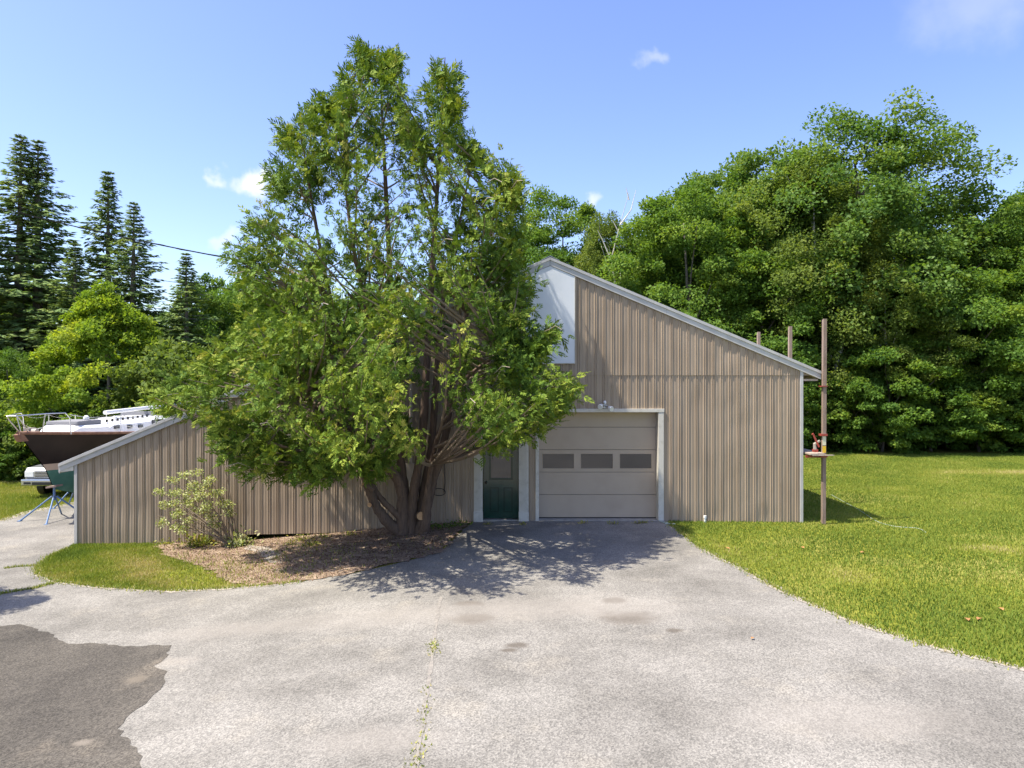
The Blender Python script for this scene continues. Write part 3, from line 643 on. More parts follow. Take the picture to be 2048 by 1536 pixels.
STEMS = [
 [(806, 1066, 16.7, .15), (780, 1048, 16.55, .13), (757, 1020, 16.4, .115), (740, 985, 16.2, .10), (728, 950, 16.0, .085), (705, 900, 15.6, .06), (660, 840, 15.0, .04), (600, 790, 14.4, .02)],
 [(808, 1042, 16.6, .09), (782, 1018, 16.5, .075), (760, 995, 16.4, .065), (742, 962, 16.4, .055), (725, 920, 16.4, .05), (690, 850, 16.3, .035), (640, 760, 16.2, .02)],
 [(806, 1068, 16.65, .17), (806, 1010, 16.6, .14), (798, 965, 16.5, .125), (770, 925, 16.4, .11), (750, 895, 16.3, .095), (715, 800, 16.1, .075), (670, 640, 16.0, .055), (630, 440, 16.1, .035), (600, 250, 16.2, .012)],
 [(814, 1066, 16.75, .13), (812, 1000, 16.75, .115), (802, 930, 16.7, .10), (797, 860, 16.7, .09), (788, 700, 16.7, .08), (775, 450, 16.7, .055), (765, 250, 16.7, .03), (757, 90, 16.7, .01)],
 [(822, 1068, 16.7, .14), (828, 980, 16.6, .115), (842, 900, 16.5, .10), (850, 800, 16.5, .09), (858, 640, 16.5, .075), (872, 420, 16.5, .05), (882, 260, 16.5, .03), (890, 115, 16.5, .01)],
 [(832, 1066, 16.8, .13), (846, 990, 16.8, .105), (862, 900, 16.8, .09), (870, 800, 16.8, .08), (884, 620, 16.7, .06), (918, 450, 16.6, .035), (945, 320, 16.6, .012)],
 [(840, 1068, 16.7, .15), (862, 975, 16.6, .11), (888, 885, 16.6, .10), (899, 800, 16.5, .085), (912, 700, 16.4, .065), (960, 540, 16.2, .04), (1010, 350, 16.0, .012)],
 [(848, 1060, 16.6, .12), (852, 1040, 16.5, .12), (858, 960, 16.3, .06), (880, 860, 15.8, .05), (930, 760, 15.0, .04), (1010, 700, 14.3, .02)],
 [(800, 880, 16.7, .07), (770, 760, 16.3, .06), (720, 560, 15.9, .045), (690, 350, 15.9, .03), (705, 160, 16.2, .01)]]
stem_pts = []
for st in STEMS:
    p, r = c3(st); pts = []; rr = []
    for i in range(len(p) - 1):
        for t in np.linspace(0, 1, 6, endpoint=False):
            p0, p1_, p2_, p3_ = p[max(0, i - 1)], p[i], p[i + 1], p[min(len(p) - 1, i + 2)]
            pts.append(.5 * ((2 * p1_) + (p2_ - p0) * t + (2 * p0 - 5 * p1_ + 4 * p2_ - p3_) * t * t + (3 * p1_ - p0 - 3 * p2_ + p3_) * t ** 3)); rr.append(r[i] + (r[i + 1] - r[i]) * t)
    pts.append(p[-1]); rr.append(r[-1]); stem_pts.append((pts, rr))
    if pts[0].z < .5: pts.insert(0, pts[0] + Vector((0, 0, -.25))); rr.insert(0, rr[0] * 1.35)
    m = MB(); m.tube(pts, rr, 9, wob=.13, rng=random.Random(len(stem_pts))); m.build('trunk', M['bark'], cedar, smooth=70)
for (px, py, Y, r, d) in ((842, 1032, 16.42, .10, (.25, -1, .15)), (739, 1010, 16.15, .055, (-.25, -.9, -.1)), (726, 968, 15.98, .05, (-.8, -.4, .6))):
    c = P(px, py, Y); d = Vector(d).normalized(); m = MB(); m.tube([c - d * -.26, c + d * .02], [r * 1.15, r], 10) if False else m.tube([c - d * .28, c], [r * 1.2, r], 10); m.build('stub', M['bark'], cedar, smooth=60)
    m = MB(); m.tube([c - d * .004, c + d * .006], [r * .97, r * .95], 12); m.build('cut_face', M['cut'], cedar)
# boughs and sprays
poly = SIL
def widths(py):
    xs_ = []
    n = len(poly)
    for i in range(n):
        (xa, ya), (xb, yb) = poly[i], poly[(i + 1) % n]
        if (ya > py) != (yb > py): xs_.append(xa + (py - ya) * (xb - xa) / (yb - ya))
    return (min(xs_), max(xs_)) if xs_ else None
tips = []
pa = np.array(poly, float); pb = np.roll(pa, -1, 0); pl_len = np.linalg.norm(pb - pa, axis=1); pcm = pa.mean(0)
while len(tips) < 820:
    px, py = rg.uniform(300, 1170), rg.uniform(70, 980)
    if len(tips) < 210:      # boughs that make the ragged outline
        e = rg.choice(len(pa), p=pl_len / pl_len.sum()); q = pa[e] + (pb[e] - pa[e]) * rg.uniform(); q = q + (np.array([680, min(q[1] + 60, 760)]) - q) / np.linalg.norm(np.array([680, min(q[1] + 60, 760)]) - q) * rg.uniform(4, 22); px, py = q
    mg = np.interp(py, [80, 300, 600], [2, 5, 7])
    if not inpoly([px, px - mg, px + mg, px, px], [py, py, py, py - mg, py + mg], poly).all(): continue
    if py < 470 and len(tips) >= 210 and rg.uniform() > .86: continue
    if 815 < px < 1000 and 570 < py < 770 and rg.uniform() > .5: continue
    if inpoly([px], [py], [(380, 778), (470, 765), (470, 818), (400, 832)])[0]: continue
    w = widths(py); xc, hw = (w[0] + w[1]) / 2, (w[1] - w[0]) / 2
    u = np.clip((px - xc) / hw, -1, 1); yc = np.interp(py, [80, 500, 900], [16.4, 15.5, 14.3])
    Rm = hw / F * yc; Rm = min(Rm, 4.0) * np.interp(py, [80, 300, 700, 980], [1, 1, 1, .92])
    s = math.sqrt(max(0, 1 - u * u)); k = rg.uniform(-1, 1); k = np.sign(k) * abs(k) ** .6
    Y = yc + k * Rm * s
    p = P(px, py, Y)
    if Y > FY - .45 and p.z < zroof(p.x) + .5 and XL - .5 < p.x < XR + .5:
        continue
    if Y > 20.5: continue
    tips.append(p)
V_all, F_all, T_all = [], [], []; nv = 0; bough = MB()
allst = [(Vector(q), i) for i, (pts, _) in enumerate(stem_pts) for q in pts if q.z > 1.6]
SP, SA, SN, SL_, ST = [], [], [], [], []
for ti, tip in enumerate(tips):
    best = None
    for q, i in allst:
        h = math.hypot(q.x - tip.x, q.y - tip.y); want = tip.z - .25 - .30 * h
        cst = h + 1.4 * abs(q.z - want)
        if best is None or cst < best[0]: best = (cst, q)
    q = best[1]; L = (tip - q).length
    mid = q.lerp(tip, .5) + Vector((rg.normal() * .1, rg.normal() * .1, -.10 * L + .12)); bpts = []
    for t in np.linspace(0, 1, 7): bpts.append(q * (1 - t) ** 2 + mid * (2 * t * (1 - t)) + tip * t ** 2)
    if ti % 2 == 0 or L > 2: bough.tube(bpts, [max(.006, .007 + .011 * L * (1 - i / 6)) if L < 3 else .008 + .03 * (1 - i / 6) for i in range(7)], 5, cap=False)
    out = Vector((tip.x - q.x, tip.y - q.y, 0)); out = out.normalized() if out.length > .05 else Vector((rg.normal(), rg.normal(), 0)).normalized()
    ns = (31 if tip.y > 14 else 46) if tip.z < 5.2 else 27; ext = min(1.15, .45 * L + .35); tone = rg.normal() * .13
    for k in range(ns):
        t = 1 - abs(rg.normal()) * .45 * ext / max(L, .6); t = max(t, .15)
        b = q * (1 - t) ** 2 + mid * (2 * t * (1 - t)) + tip * t ** 2
        lat = rg.normal(size=3) * (np.array([.13, .13, .10]) if tip.z < 5.2 else np.array([.11, .11, .16])) * min(1, .45 + L * .35)
        p = np.array(b) + lat
        a = np.array(out) * rg.uniform(.3, 1.0) + rg.normal(size=3) * .55 + np.array([0, 0, rg.choice([-.45, .15, .6], p=[.3, .3, .4])])
        SP.append(p); SA.append(a); SN.append(rg.normal(size=3) * .7 + np.array([-.25, -.35, .8])); SL_.append(rg.uniform(.15, .31) * min(1, max(.62, (tip.y - 8.5) / 7))); ST.append(.38 + tone + rg.normal() * .12 + .12 * (t > .9))
SP = np.array(SP); SA = unit(np.array(SA)); SN = np.array(SN); SL_ = np.array(SL_); ST = np.array(ST)
inside = (SP[:, 1] > FY - .12) & (SP[:, 2] < zroof(0) * 0 + (ZR - SL * np.abs(SP[:, 0] - RX)) + .2)
keep = ~inside & ~((SP[:, 2] < 1.0) & (np.abs(SP[:, 0] + 2.4) < .4))
SP, SA, SN, SL_, ST = SP[keep], SA[keep], SN[keep], SL_[keep], ST[keep]
SD = unit(np.cross(SN, SA)); UP = np.cross(SA, SD)
n = len(SP); Vs, Ts = [], []
K = 5
for k in range(K):
    f = (k + .3) / K
    for s in (-1, 1):
        if k == K - 1 and s == 1: continue
        ang = (.75 - .45 * f) * s if k < K - 1 else 0.0
        ax = SA * math.cos(ang) + SD * math.sin(ang) + UP * rg.normal(size=(n, 1)) * .16 + np.array([0, 0, -.03 - .08 * f])
        base = SP + SA * (SL_ * f)[:, None] + np.array([0, 0, -1.]) * (SL_ * f * f * .12)[:, None]
        ln = SL_ * (.56 - .26 * f) * rg.uniform(.75, 1.25, n); wd = np.clip(ln * .34, .015, .040)
        v, _ = diamonds(base, ax, UP + rg.normal(size=(n, 3)) * .3, ln, wd, .15); Vs.append(v)
        tt = ST + .16 * f + rg.normal(size=n) * .06
        Ts.append(np.repeat(tt, 4))
V = np.concatenate(Vs); T = np.clip(np.concatenate(Ts), 0, 1); Fc = np.arange(len(V)).reshape(-1, 4)
link('foliage', fast_mesh('foliage', V, Fc, M['cedar'], T), cedar)
bough.build('boughs', M['twig'], cedar, smooth=60)
# pale dead twigs inside
m = MB(); rt = random.Random(6)
for i in range(110):
    t = Vector(tips[rt.randrange(210, len(tips))]); d = Vector((-2.4 - t.x + rt.gauss(0, 1), 16.5 - t.y + rt.gauss(0, 1), rt.gauss(-.3, .8))).normalized(); ln = rt.uniform(.25, .6)
    a = t + Vector((rt.gauss(0, .2), rt.gauss(0, .2), rt.gauss(0, .2)))
    if a.y > FY - .6 and a.z < 7: continue
    b_ = a + d * ln * .5 + Vector((0, 0, .05)); m.tube([a, b_, a + d * ln + Vector((0, 0, -.06))], [.008, .006, .003], 4, cap=False)
m.build('dead_twigs', M['plank'], cedar)['kind'] = 'stuff'

# ------------------------------------------------------------------ shrub and bed plants
def leafball(rg, centres, radii, n, ln, wd, out=.5):
    c = np.array(centres)[rg.integers(0, len(centres), n)]; r = np.array(radii)
    d = sph(rg, n) * (rg.uniform(0, 1, (n, 1)) ** .4) * r
    pos = c + d; ax = sph(rg, n) + d / np.linalg.norm(r) * out; nr = sph(rg, n) * .6 + np.array([-.2, -.3, .8])
    l = rg.uniform(.7, 1.3, n) * ln
    return diamonds(pos, ax, nr, l, l * wd)
sb = G(470, 1092); shrub = empty('variegated_shrub', sb, 'straggly shrub with cream and green leaves leaning along the siding', 'shrub')
rs = np.random.default_rng(5); ends = []
for (px, py, dy) in [(318, 985, -.2), (330, 1010, .0), (345, 960, .1), (370, 950, -.3), (395, 945, .1), (420, 960, -.2), (440, 985, .1), (352, 1030, -.3), (325, 1045, -.2), (400, 990, -.5), (375, 1000, .2), (455, 1010, -.1), (350, 985, -.5), (385, 970, .0), (410, 1020, -.3), (432, 1050, -.2), (365, 1060, -.3), (445, 925, .1), (335, 1000, .1), (310, 1030, -.1)]:
    e = P(px, py, sb.y + dy); ends.append(e); b0 = sb + Vector((rs.normal() * .06, rs.normal() * .05, -.05)); mid = b0.lerp(e, .45) + Vector((.18, 0, .18))
    pts = [b0 * (1 - t) ** 2 + mid * 2 * t * (1 - t) + e * t * t for t in np.linspace(0, 1, 8)]
    m = MB(); m.tube(pts, [.024 - .018 * i / 7 for i in range(8)], 6); m.build('stem', M['twig'], shrub, smooth=60)
cen = [tuple(e) for e in ends[:17]] + [tuple(e.lerp(sb, .2)) for e in ends[:15]]
V, Fc = leafball(rs, cen, (.16, .15, .11), 3000, .058, .55)
link('foliage', fast_mesh('foliage', V, Fc, M['shrubleaf'], np.repeat(np.clip(rs.normal(.45, .25, len(Fc)), 0, 1), 4)), shrub)
def lowplant(px, py, w, h, n, ln, material, name, label, cat='plant', seed=1, group=None):
    r_ = np.random.default_rng(seed); g = G(px, py); o = empty(name, g, label, cat, group)
    pos = np.array(g) + np.stack([r_.normal(0, w * .4, n), r_.normal(0, w * .3, n), np.abs(r_.normal(0, h * .5, n)) + .01], 1)
    ax = sph(r_, n) + (pos - np.array(g)) * 2 + np.array([0, 0, .35]); nr = sph(r_, n) * .5 + np.array([0, -.3, 1])
    l = ln * r_.uniform(.7, 1.4, n); V, Fc = diamonds(pos, ax, nr, l, l * .5)
    link('leaves', fast_mesh('leaves', V, Fc, M[material], np.repeat(r_.uniform(0, 1, n), 4)), o)
    m = MB()
    for k in range(10):
        e = Vector(pos[k]); m.tube([g + Vector((0, 0, -.03)), Vector(g).lerp(e, .5) + Vector((0, 0, .03)), e], [.006, .005, .003], 4)
    m.build('stems', M['twig'], o)
lowplant(400, 1092, .5, .24, 230, .10, 'hosta', 'low_plant', 'low yellow green leafy plant at the foot of the siding', seed=2)
lowplant(478, 1094, .38, .30, 260, .08, 'shrubleaf', 'low_plant', 'pale leafy sucker clump at the base of the straggly shrub', seed=3)
lowplant(330, 1090, .3, .10, 60, .06, 'hosta', 'weed_clump', 'small yellowish weed clump where grass meets the mulch bed', 'weed', seed=4)
for i, (x, y, w) in enumerate([(895, 1056, .45), (925, 1052, .35), (868, 1056, .3), (605, 1082, .35), (625, 1092, .35), (645, 1078, .3), (580, 1092, .25), (560, 1066, .2), (700, 1072, .25), (508, 1062, .2)]):
    lowplant(x, y, w, .09, 110 if w > .3 else 60, .055, 'maple' if i < 3 else 'hosta', 'weed_clump', 'low green weeds growing along the wall beside the entrance' if i < 3 else 'small weed seedling clump growing in the brown mulch', 'weed', 10 + i, 'weeds by the entrance' if i < 3 else 'weeds in the mulch')
for i, (x, y) in enumerate([(1165, 1044), (1275, 1044), (1288, 1043), (975, 1046), (1045, 1046), (1225, 1045)]):
    lowplant(x, y + 4, .16, .05, 40, .04, 'hosta', 'weed_clump', 'tiny weeds sprouting along the door sills', 'weed', 30 + i, 'weeds along the door sills')

# ------------------------------------------------------------------ grass, mulch chips, weeds in the joint (nobody could count these)
def field(x, y, s=0):
    return (np.sin(.9 * x + 1.3 * np.sin(.5 * y + s)) * np.sin(.8 * y + 1.1 * np.sin(.6 * x + 2 * s)) + .6 * np.sin(2.3 * x + s + np.sin(1.7 * y)) * np.sin(2.1 * y - s)) / 1.6
def blades(name, pts, h, material, rg, tint, label=None, cat=None, wide=.008, lean=.6):
    n = len(pts); a = rg.uniform(0, 6.283, n); h = h * rg.uniform(.5, 1.3, n)
    w = wide * rg.uniform(.7, 1.4, n); d = np.stack([np.cos(a), np.sin(a), np.zeros(n)], 1); l = rg.uniform(.1, lean, n)[:, None] * h[:, None]
    a2 = a + 1.57 + rg.normal(0, .6, n); ld = np.stack([np.cos(a2), np.sin(a2), np.zeros(n)], 1)
    b0 = pts - d * w[:, None]; b1 = pts + d * w[:, None]; tp = pts + ld * l + np.array([0, 0, 1.]) * h[:, None]
    V = np.stack([b0, b1, tp], 1).reshape(-1, 3); me = fast_mesh(name, V, np.arange(3 * n).reshape(n, 3), material, np.repeat(np.clip(tint, 0, 1), 3))
    return tag(link(name, me), label, cat, kind='stuff')
rg2 = np.random.default_rng(8)
def scatter(n, x0, x1, y0, y1, test, bias=1.0):
    out = []
    X = rg2.uniform(x0, x1, n); Y = y0 + (y1 - y0) * rg2.uniform(0, 1, n) ** bias
    k = test(X, Y); X, Y = X[k], Y[k]; return np.stack([X, Y, tz(X)], 1)
inbarn = lambda X, Y: (X > XL) & (X < XR) & (Y > FY) & (Y < FY + DEP)
view = lambda X, Y: np.abs(X) < .76 * Y + .5
notdrive = lambda X, Y: ~inpoly(X, Y, drive)
p = scatter(760000, 3.0, 27, 6, 35.2, lambda X, Y: notdrive(X, Y) & ~inbarn(X, Y) & view(X, Y), 1.35)
t = .42 + .26 * field(p[:, 0], p[:, 1]) + rg2.normal(0, .13, len(p)) + sum(a_ * np.exp(-(((p[:, 0] - x_) / rx_) ** 2 + ((p[:, 1] - y_) / ry_) ** 2)) for x_, y_, rx_, ry_, a_ in ((18.5, 27.5, 2.6, 1.0, .55), (22, 26, 1.5, .7, .45), (10, 14.9, .9, .4, .4), (4.4, 15.2, .35, 1.2, .35), (6.2, 12.6, .6, .9, .3), (12.5, 23.5, 2, .8, .25), (9.5, 11, 1.2, .5, .3)))
blades('lawn_grass', p, .050, M['grassblade'], rg2, t, 'mown yellow green lawn beside the barn and staging posts', 'grass')
isl = island_low + [corner, (-8.4, FY)] + gp((315, 1091), (330, 1112), (385, 1128), (430, 1146), (455, 1163), (500, 1173))
p = scatter(190000, -11.5, -4, 12, 18, lambda X, Y: inpoly(X, Y, isl))
edge_n = field(p[:, 0] * 2.2, p[:, 1] * 2.2, 3); p = p[(p[:, 0] < -6.9 + 1.0 * edge_n) | (rg2.uniform(0, 1, len(p)) < .3)]
t = .60 + .05 * (p[:, 0] + 9) + .36 * field(p[:, 0] * 1.6, p[:, 1] * 1.6, 1) + rg2.normal(0, .15, len(p))
blades('island_grass', p, .05, M['grassblade'], rg2, t, 'grass island between the barn wall and the driveway', 'grass')
p = scatter(420000, -36, -9, 19.0, 31.5, lambda X, Y: notdrive(X, Y) & ~inbarn(X, Y) & view(X, Y), 1.2); p = p[(p[:, 0] < -10.5)]
t = .62 + .25 * field(p[:, 0], p[:, 1], 2) + rg2.normal(0, .15, len(p))
blades('back_grass', p, .07, M['grassblade'], rg2, t, 'dry yellowish grass behind the boat by the woods', 'grass')
p = scatter(60000, -9, -.8, 12, 18, lambda X, Y: inpoly(X, Y, bed)); fe = np.interp(p[:, 0], [-8.5, -6.5, -4.5, -3], [.75, .5, .22, .04]) * np.interp(p[:, 1], [12.5, 15.2, 16.6], [1, .8, .08]) * (.4 + .6 * (field(p[:, 0] * 2.5, p[:, 1] * 2.5, 5) > -.1))
p = p[rg2.uniform(0, 1, len(p)) < fe]
blades('bed_grass', p + np.array([0, 0, .02]), .06, M['grassblade'], rg2, .68 + rg2.normal(0, .2, len(p)), 'sparse grass blades coming up through the mulch', 'grass')
p = scatter(60000, -9, -.8, 12, 18, lambda X, Y: inpoly(X, Y, bed))[:24000]; n = len(p); p[:, :2] += rg2.normal(0, .07, (n, 2))
V, Fc = diamonds(p + np.array([0, 0, .026]), sph(rg2, n) * np.array([1, 1, .25]), sph(rg2, n) * .4 + np.array([0, 0, 1]), rg2.uniform(.02, .07, n), rg2.uniform(.01, .025, n))
tag(link('mulch_chips', fast_mesh('mulch_chips', V, Fc, M['litter'], np.repeat(rg2.uniform(0, 1, n), 4))), 'bark chips and dry litter covering the planting bed', 'mulch', kind='stuff')
# weeds in the joint: clumps
pts = []; jl = [np.array(q) for q in joint]
for (i, t0, k, s) in [(2, .05, 120, .05), (2, .25, 90, .05), (2, .4, 50, .04), (3, .65, 50, .04), (4, .1, 20, .03), (4, .5, 45, .04), (5, .1, 40, .04), (5, .45, 70, .05), (5, .75, 80, .05), (6, .05, 70, .05), (1, .9, 12, .02), (4, .85, 20, .03)]:
    c = jl[i] + (jl[i + 1] - jl[i]) * t0; pts.append(c + np.stack([rg2.normal(0, s, k), rg2.normal(0, s * 2.2, k), np.zeros(k)], 1))
p = np.concatenate(pts); p[:, 2] = tz(p[:, 0]) + .013
p = p[rg2.uniform(0, 1, len(p)) < .3]
blades('joint_weeds', p, .026, M['grassblade'], rg2, .72 + rg2.normal(0, .2, len(p)), 'small weeds growing in the driveway joint', 'weeds', .010, 1.2)
# fringes of grass creeping over the asphalt edge, and the weed line at the left
pts = []
for pl_, wd_, dens in ((lawn_edge, .10, 300), (island_low, .09, 260), (gp((-10, 1191), (30, 1184), (75, 1176), (112, 1166)), .07, 420), (gp((10, 1138), (30, 1135), (62, 1133)), .05, 300), (gp((0, 1043), (60, 1024), (150, 1007)), .2, 200)):
    for a, b in zip(pl_, pl_[1:]):
        a, b = np.array(a), np.array(b); k = int(np.linalg.norm(b - a) * dens); q = a + (b - a) * rg2.uniform(0, 1, (k, 1)) + rg2.normal(0, wd_, (k, 2)) * rg2.uniform(0, 1, (k, 1)); pts.append(q)
q = np.concatenate(pts); p = np.stack([q[:, 0], q[:, 1], tz(q[:, 0]) + .010], 1)
blades('edge_grass', p, .055, M['grassblade'], rg2, .6 + rg2.normal(0, .22, len(p)), 'ragged grass fringe along the driveway edges', 'grass', .008, 1.0)

# ------------------------------------------------------------------ the woods
def crown(seed, H, rx, z0, leaf, n, ncl, flat=.55, shape=1.0, cl=(.9, 1.5), cone=False):
    """leaves of a broadleaf crown standing on the ground at the origin; returns vertices, faces, tint, cluster centres"""
    r = np.random.default_rng(seed); C = []; Rr = []
    lob = r.uniform(0, 6.28, 6)
    while len(C) < ncl:
        d = sph(r, 1)[0]; rad = r.uniform(.3, 1) ** .42 * r.uniform(.9, 1.1)
        zz = (z0 + H) / 2 + d[2] * rad * (H - z0) / 2; f = (zz - z0) / (H - z0)
        prof = math.sqrt(max(.03, 1 - ((f - .42) / .61) ** 2)) * shape if f > .42 else .95
        if cone: prof = 1.05 * min(1, (1 - f) * 1.55 + .03) ** .75 * min(1, .55 + 1.8 * f)
        a = math.atan2(d[1], d[0]); bump = 1 + .17 * math.sin(3 * a + lob[0] + 3 * f) + .15 * math.sin(2 * a + lob[1] + f * 5) + .13 * math.sin(5 * a + lob[2] + 9 * f)
        rr_ = rx * bump * prof * rad * (math.hypot(d[0], d[1]) ** .35)
        C.append((math.cos(a) * rr_, math.sin(a) * rr_, zz)); Rr.append(r.uniform(*cl))
    C = np.array(C); Rr = np.array(Rr); k = r.integers(0, ncl, n)
    d = sph(r, n) * (r.uniform(.15, 1, (n, 1)) ** .5); pos = C[k] + d * Rr[k][:, None] * np.array([1, 1, flat])
    outw = C[k] - np.array([0, 0, (z0 + H) / 2]); outw = unit(outw * np.array([1, 1, .6]))
    pos[:, 2] -= .25 * np.linalg.norm(d[:, :2], axis=1) * Rr[k]
    pos[:, 2] = np.maximum(pos[:, 2], .05)
    ax = sph(r, n) * .9 + outw * .7 + np.array([0, 0, -.25]); nr = np.array([0, 0, 1.]) * .55 + outw * .55 + sph(r, n) * .65
    l = leaf * r.uniform(.65, 1.35, n)
    V, Fc = diamonds(pos, ax, nr, l, l * r.uniform(.55, .8, n), .2)
    tn = r.normal(.48, .16, ncl)[k] + r.normal(0, .13, n)
    return V, Fc, np.repeat(np.clip(tn, 0, 1), 4), C
def trunk_mesh(seed, H, C, r0, lean=0, material='treebark', top=.85, nl=16):
    r = random.Random(seed); m = MB(); ax = []
    dx, dy = r.uniform(-1, 1) * .05 * H + lean, r.uniform(-1, 1) * .04 * H
    for t in np.linspace(0, top, 9): ax.append(Vector((dx * t + .15 * math.sin(5 * t + seed), dy * t + .12 * math.cos(4 * t + seed), -.2 + t * H)))
    m.tube(ax, [r0 * (1 - .85 * i / 8) for i in range(9)], 8, wob=.06, rng=r)
    for i in sorted(r.sample(range(len(C)), min(nl, len(C)))):
        e = Vector(C[i]); h = math.hypot(e.x, e.y); zb = max(.1 * H, e.z - h * .9); j = min(8, max(1, int(zb / (top * H) * 8))); b = ax[j]
        md = b.lerp(e, .5) + Vector((r.uniform(-.3, .3), r.uniform(-.3, .3), .1 * h))
        m.tube([b, b.lerp(md, .5) + Vector((0, 0, .04 * h)), md, e], [r0 * .32, r0 * .24, r0 * .16, .02], 6, cap=False)
    me = bpy.data.meshes.new('trunk'); me.from_pydata(m.v, [], m.f); me.materials.append(M[material])
    me.polygons.foreach_set('use_smooth', [True] * len(me.polygons)); return me
PROT = {}
def proto(key, seed, H, rx, z0, leaf, n, ncl, material, r0=.22, bark='treebark', **kw):
    V, Fc, T, C = crown(seed, H, rx, z0, leaf, n, ncl, **kw)
    PROT[key] = (fast_mesh('crown', V, Fc, M[material], T), trunk_mesh(seed, H, C, r0, material=bark), H, rx)
proto('maple', 1, 15, 4.6, 1.2, .165, 78000, 260, 'maple', .24, flat=.5, cl=(.6, 1.2))
proto('oak', 2, 18.5, 5.4, 3.0, .18, 84000, 290, 'oak', .34, flat=.62, cl=(.75, 1.35))
proto('birch', 3, 15, 3.6, 2.0, .125, 66000, 220, 'birchleaf', .16, 'birch', flat=.75, cl=(.45, .95))
proto('maple2', 4, 12, 4.2, .3, .165, 70000, 240, 'maple', .2, flat=.5, cl=(.55, 1.1))
proto('edge', 5, 5.5, 3.0, .1, .15, 30000, 110, 'maple', .08, flat=.42, cl=(.4, .8))
proto('oak2', 6, 16, 4.8, 2.0, .18, 80000, 270, 'oak', .3, flat=.6, cl=(.7, 1.3))
proto('young', 7, 8.0, 3.5, .3, .14, 52000, 230, 'bright', .14, cl=(.35, .62), cone=True)
proto('bush', 8, 4.2, 2.4, .1, .16, 14000, 60, 'birchleaf', .06, cl=(.5, .9))
def spruce(seed, H, rb, n=15000, dead=0.):
    r = np.random.default_rng(seed); m = MB()
    m.tube([(0, 0, -.2), (.03 * H * .1, 0, H * .5), (0, 0, H * .985)], [H * .014, H * .009, .010], 7)
    pos, ax, ln, tn = [], [], [], []; z = .06 * H
    while z < H * .985:
        f = z / H; rad = rb * (1 - f) ** .95 * r.uniform(.7, 1.2) + .05; nb = int(r.integers(5, 9)); a0 = r.uniform(0, 6.28)
        for b in range(nb):
            a = a0 + 6.283 * b / nb + r.normal() * .25; L = rad * r.uniform(.5, 1.35); d = np.array([math.cos(a), math.sin(a), 0])
            droop = -.28 if f < .6 else (-.1 if f < .85 else .25)
            k = int(10 + 26 * L / max(rb, 1)); tt = r.uniform(.12, 1, k) ** .7
            lift = .16 * tt ** 3
            base = np.array([0, 0, z]) + d * (L * tt)[:, None] + np.array([0, 0, 1.]) * (L * (droop * tt + lift))[:, None]
            base = base + r.normal(size=(k, 3)) * np.array([.09, .09, .05]) * min(1.6, .2 + L * .6)
            sidev = np.cross(d, [0, 0, 1.]); av = d * .8 + sidev * r.choice([-1, 1], (k, 1)) * r.uniform(.1, 1, (k, 1)) + np.array([0, 0, -.35]) + r.normal(size=(k, 3)) * .2
            pos.append(base); ax.append(av); ln.append(r.uniform(.22, .42, k) * min(1, .35 + rad * .5)); tn.append(np.full(k, r.normal(.45, .15)) + r.normal(0, .12, k) + .15 * tt)
            if r.random() < .6: m.tube([(0, 0, z), tuple(np.array([0, 0, z]) + d * L * .6 + np.array([0, 0, droop * L * .55])), tuple(np.array([0, 0, z]) + d * L * .97 + np.array([0, 0, L * (droop + .12)]))], [.035, .022, .006], 4, cap=False)
        z += H * r.uniform(.012, .023) * (1 if f < .8 else .7)
    pos = np.concatenate(pos); ax = np.concatenate(ax); ln = np.concatenate(ln); tn = np.concatenate(tn); nn = len(pos)
    Vs = []
    for s in (-1, 0, 1):
        sd = unit(np.cross(ax, np.array([0, 0, 1.]))); av = unit(ax) + sd * s * .55 + r.normal(size=(nn, 3)) * .12 + np.array([0, 0, -.12 * abs(s)])
        v, _ = diamonds(pos + unit(ax) * (ln * .15 * abs(s))[:, None], av, np.array([0, 0, .6]) + unit(pos * np.array([1, 1, 0])) * .7 + r.normal(size=(nn, 3)) * .45, ln * (1 if s == 0 else .65), ln * .26, -.2); Vs.append(v)
    V = np.concatenate(Vs); T = np.clip(np.concatenate([np.repeat(tn, 4)] * 3), 0, 1)
    me = bpy.data.meshes.new('trunk'); me.from_pydata(m.v, [], m.f); me.materials.append(M['treebark'])
    return fast_mesh('crown', V, np.arange(len(V)).reshape(-1, 4), M['spruce'], T), me, H, rb
PROT['spruce'] = spruce(31, 17, 3.4); PROT['spruce2'] = spruce(32, 14, 2.5)
def tree(key, name, px, top, Y, wscale, label, cat='tree', group=None, rot=None, seed=0, X=None, ht=None):
    """a tree whose axis stands at pixel column px at distance Y and whose top reaches pixel row top"""
    cr_, tk, H, rx = PROT[key]; X = (px - 1024) / F * Y if X is None else X; g = float(tz(X)); h = ht if ht else P(px, top, Y).z - g
    r = random.Random(seed * 77 + int(px)); o = empty(name, (X, Y, g), label, cat, group, rz=r.uniform(0, 6.28) if rot is None else rot)
    s = h / H; o.scale = (s * wscale, s * wscale, s)
    for nm, me_ in (('crown', cr_), ('trunk', tk)):
        c_ = bpy.data.objects.new(nm, me_); COL.objects.link(c_); c_.parent = o
    return o
EDGE = 'leafy trees along the woods behind the lawn'
FILL = 'tall trees deeper in the woods'
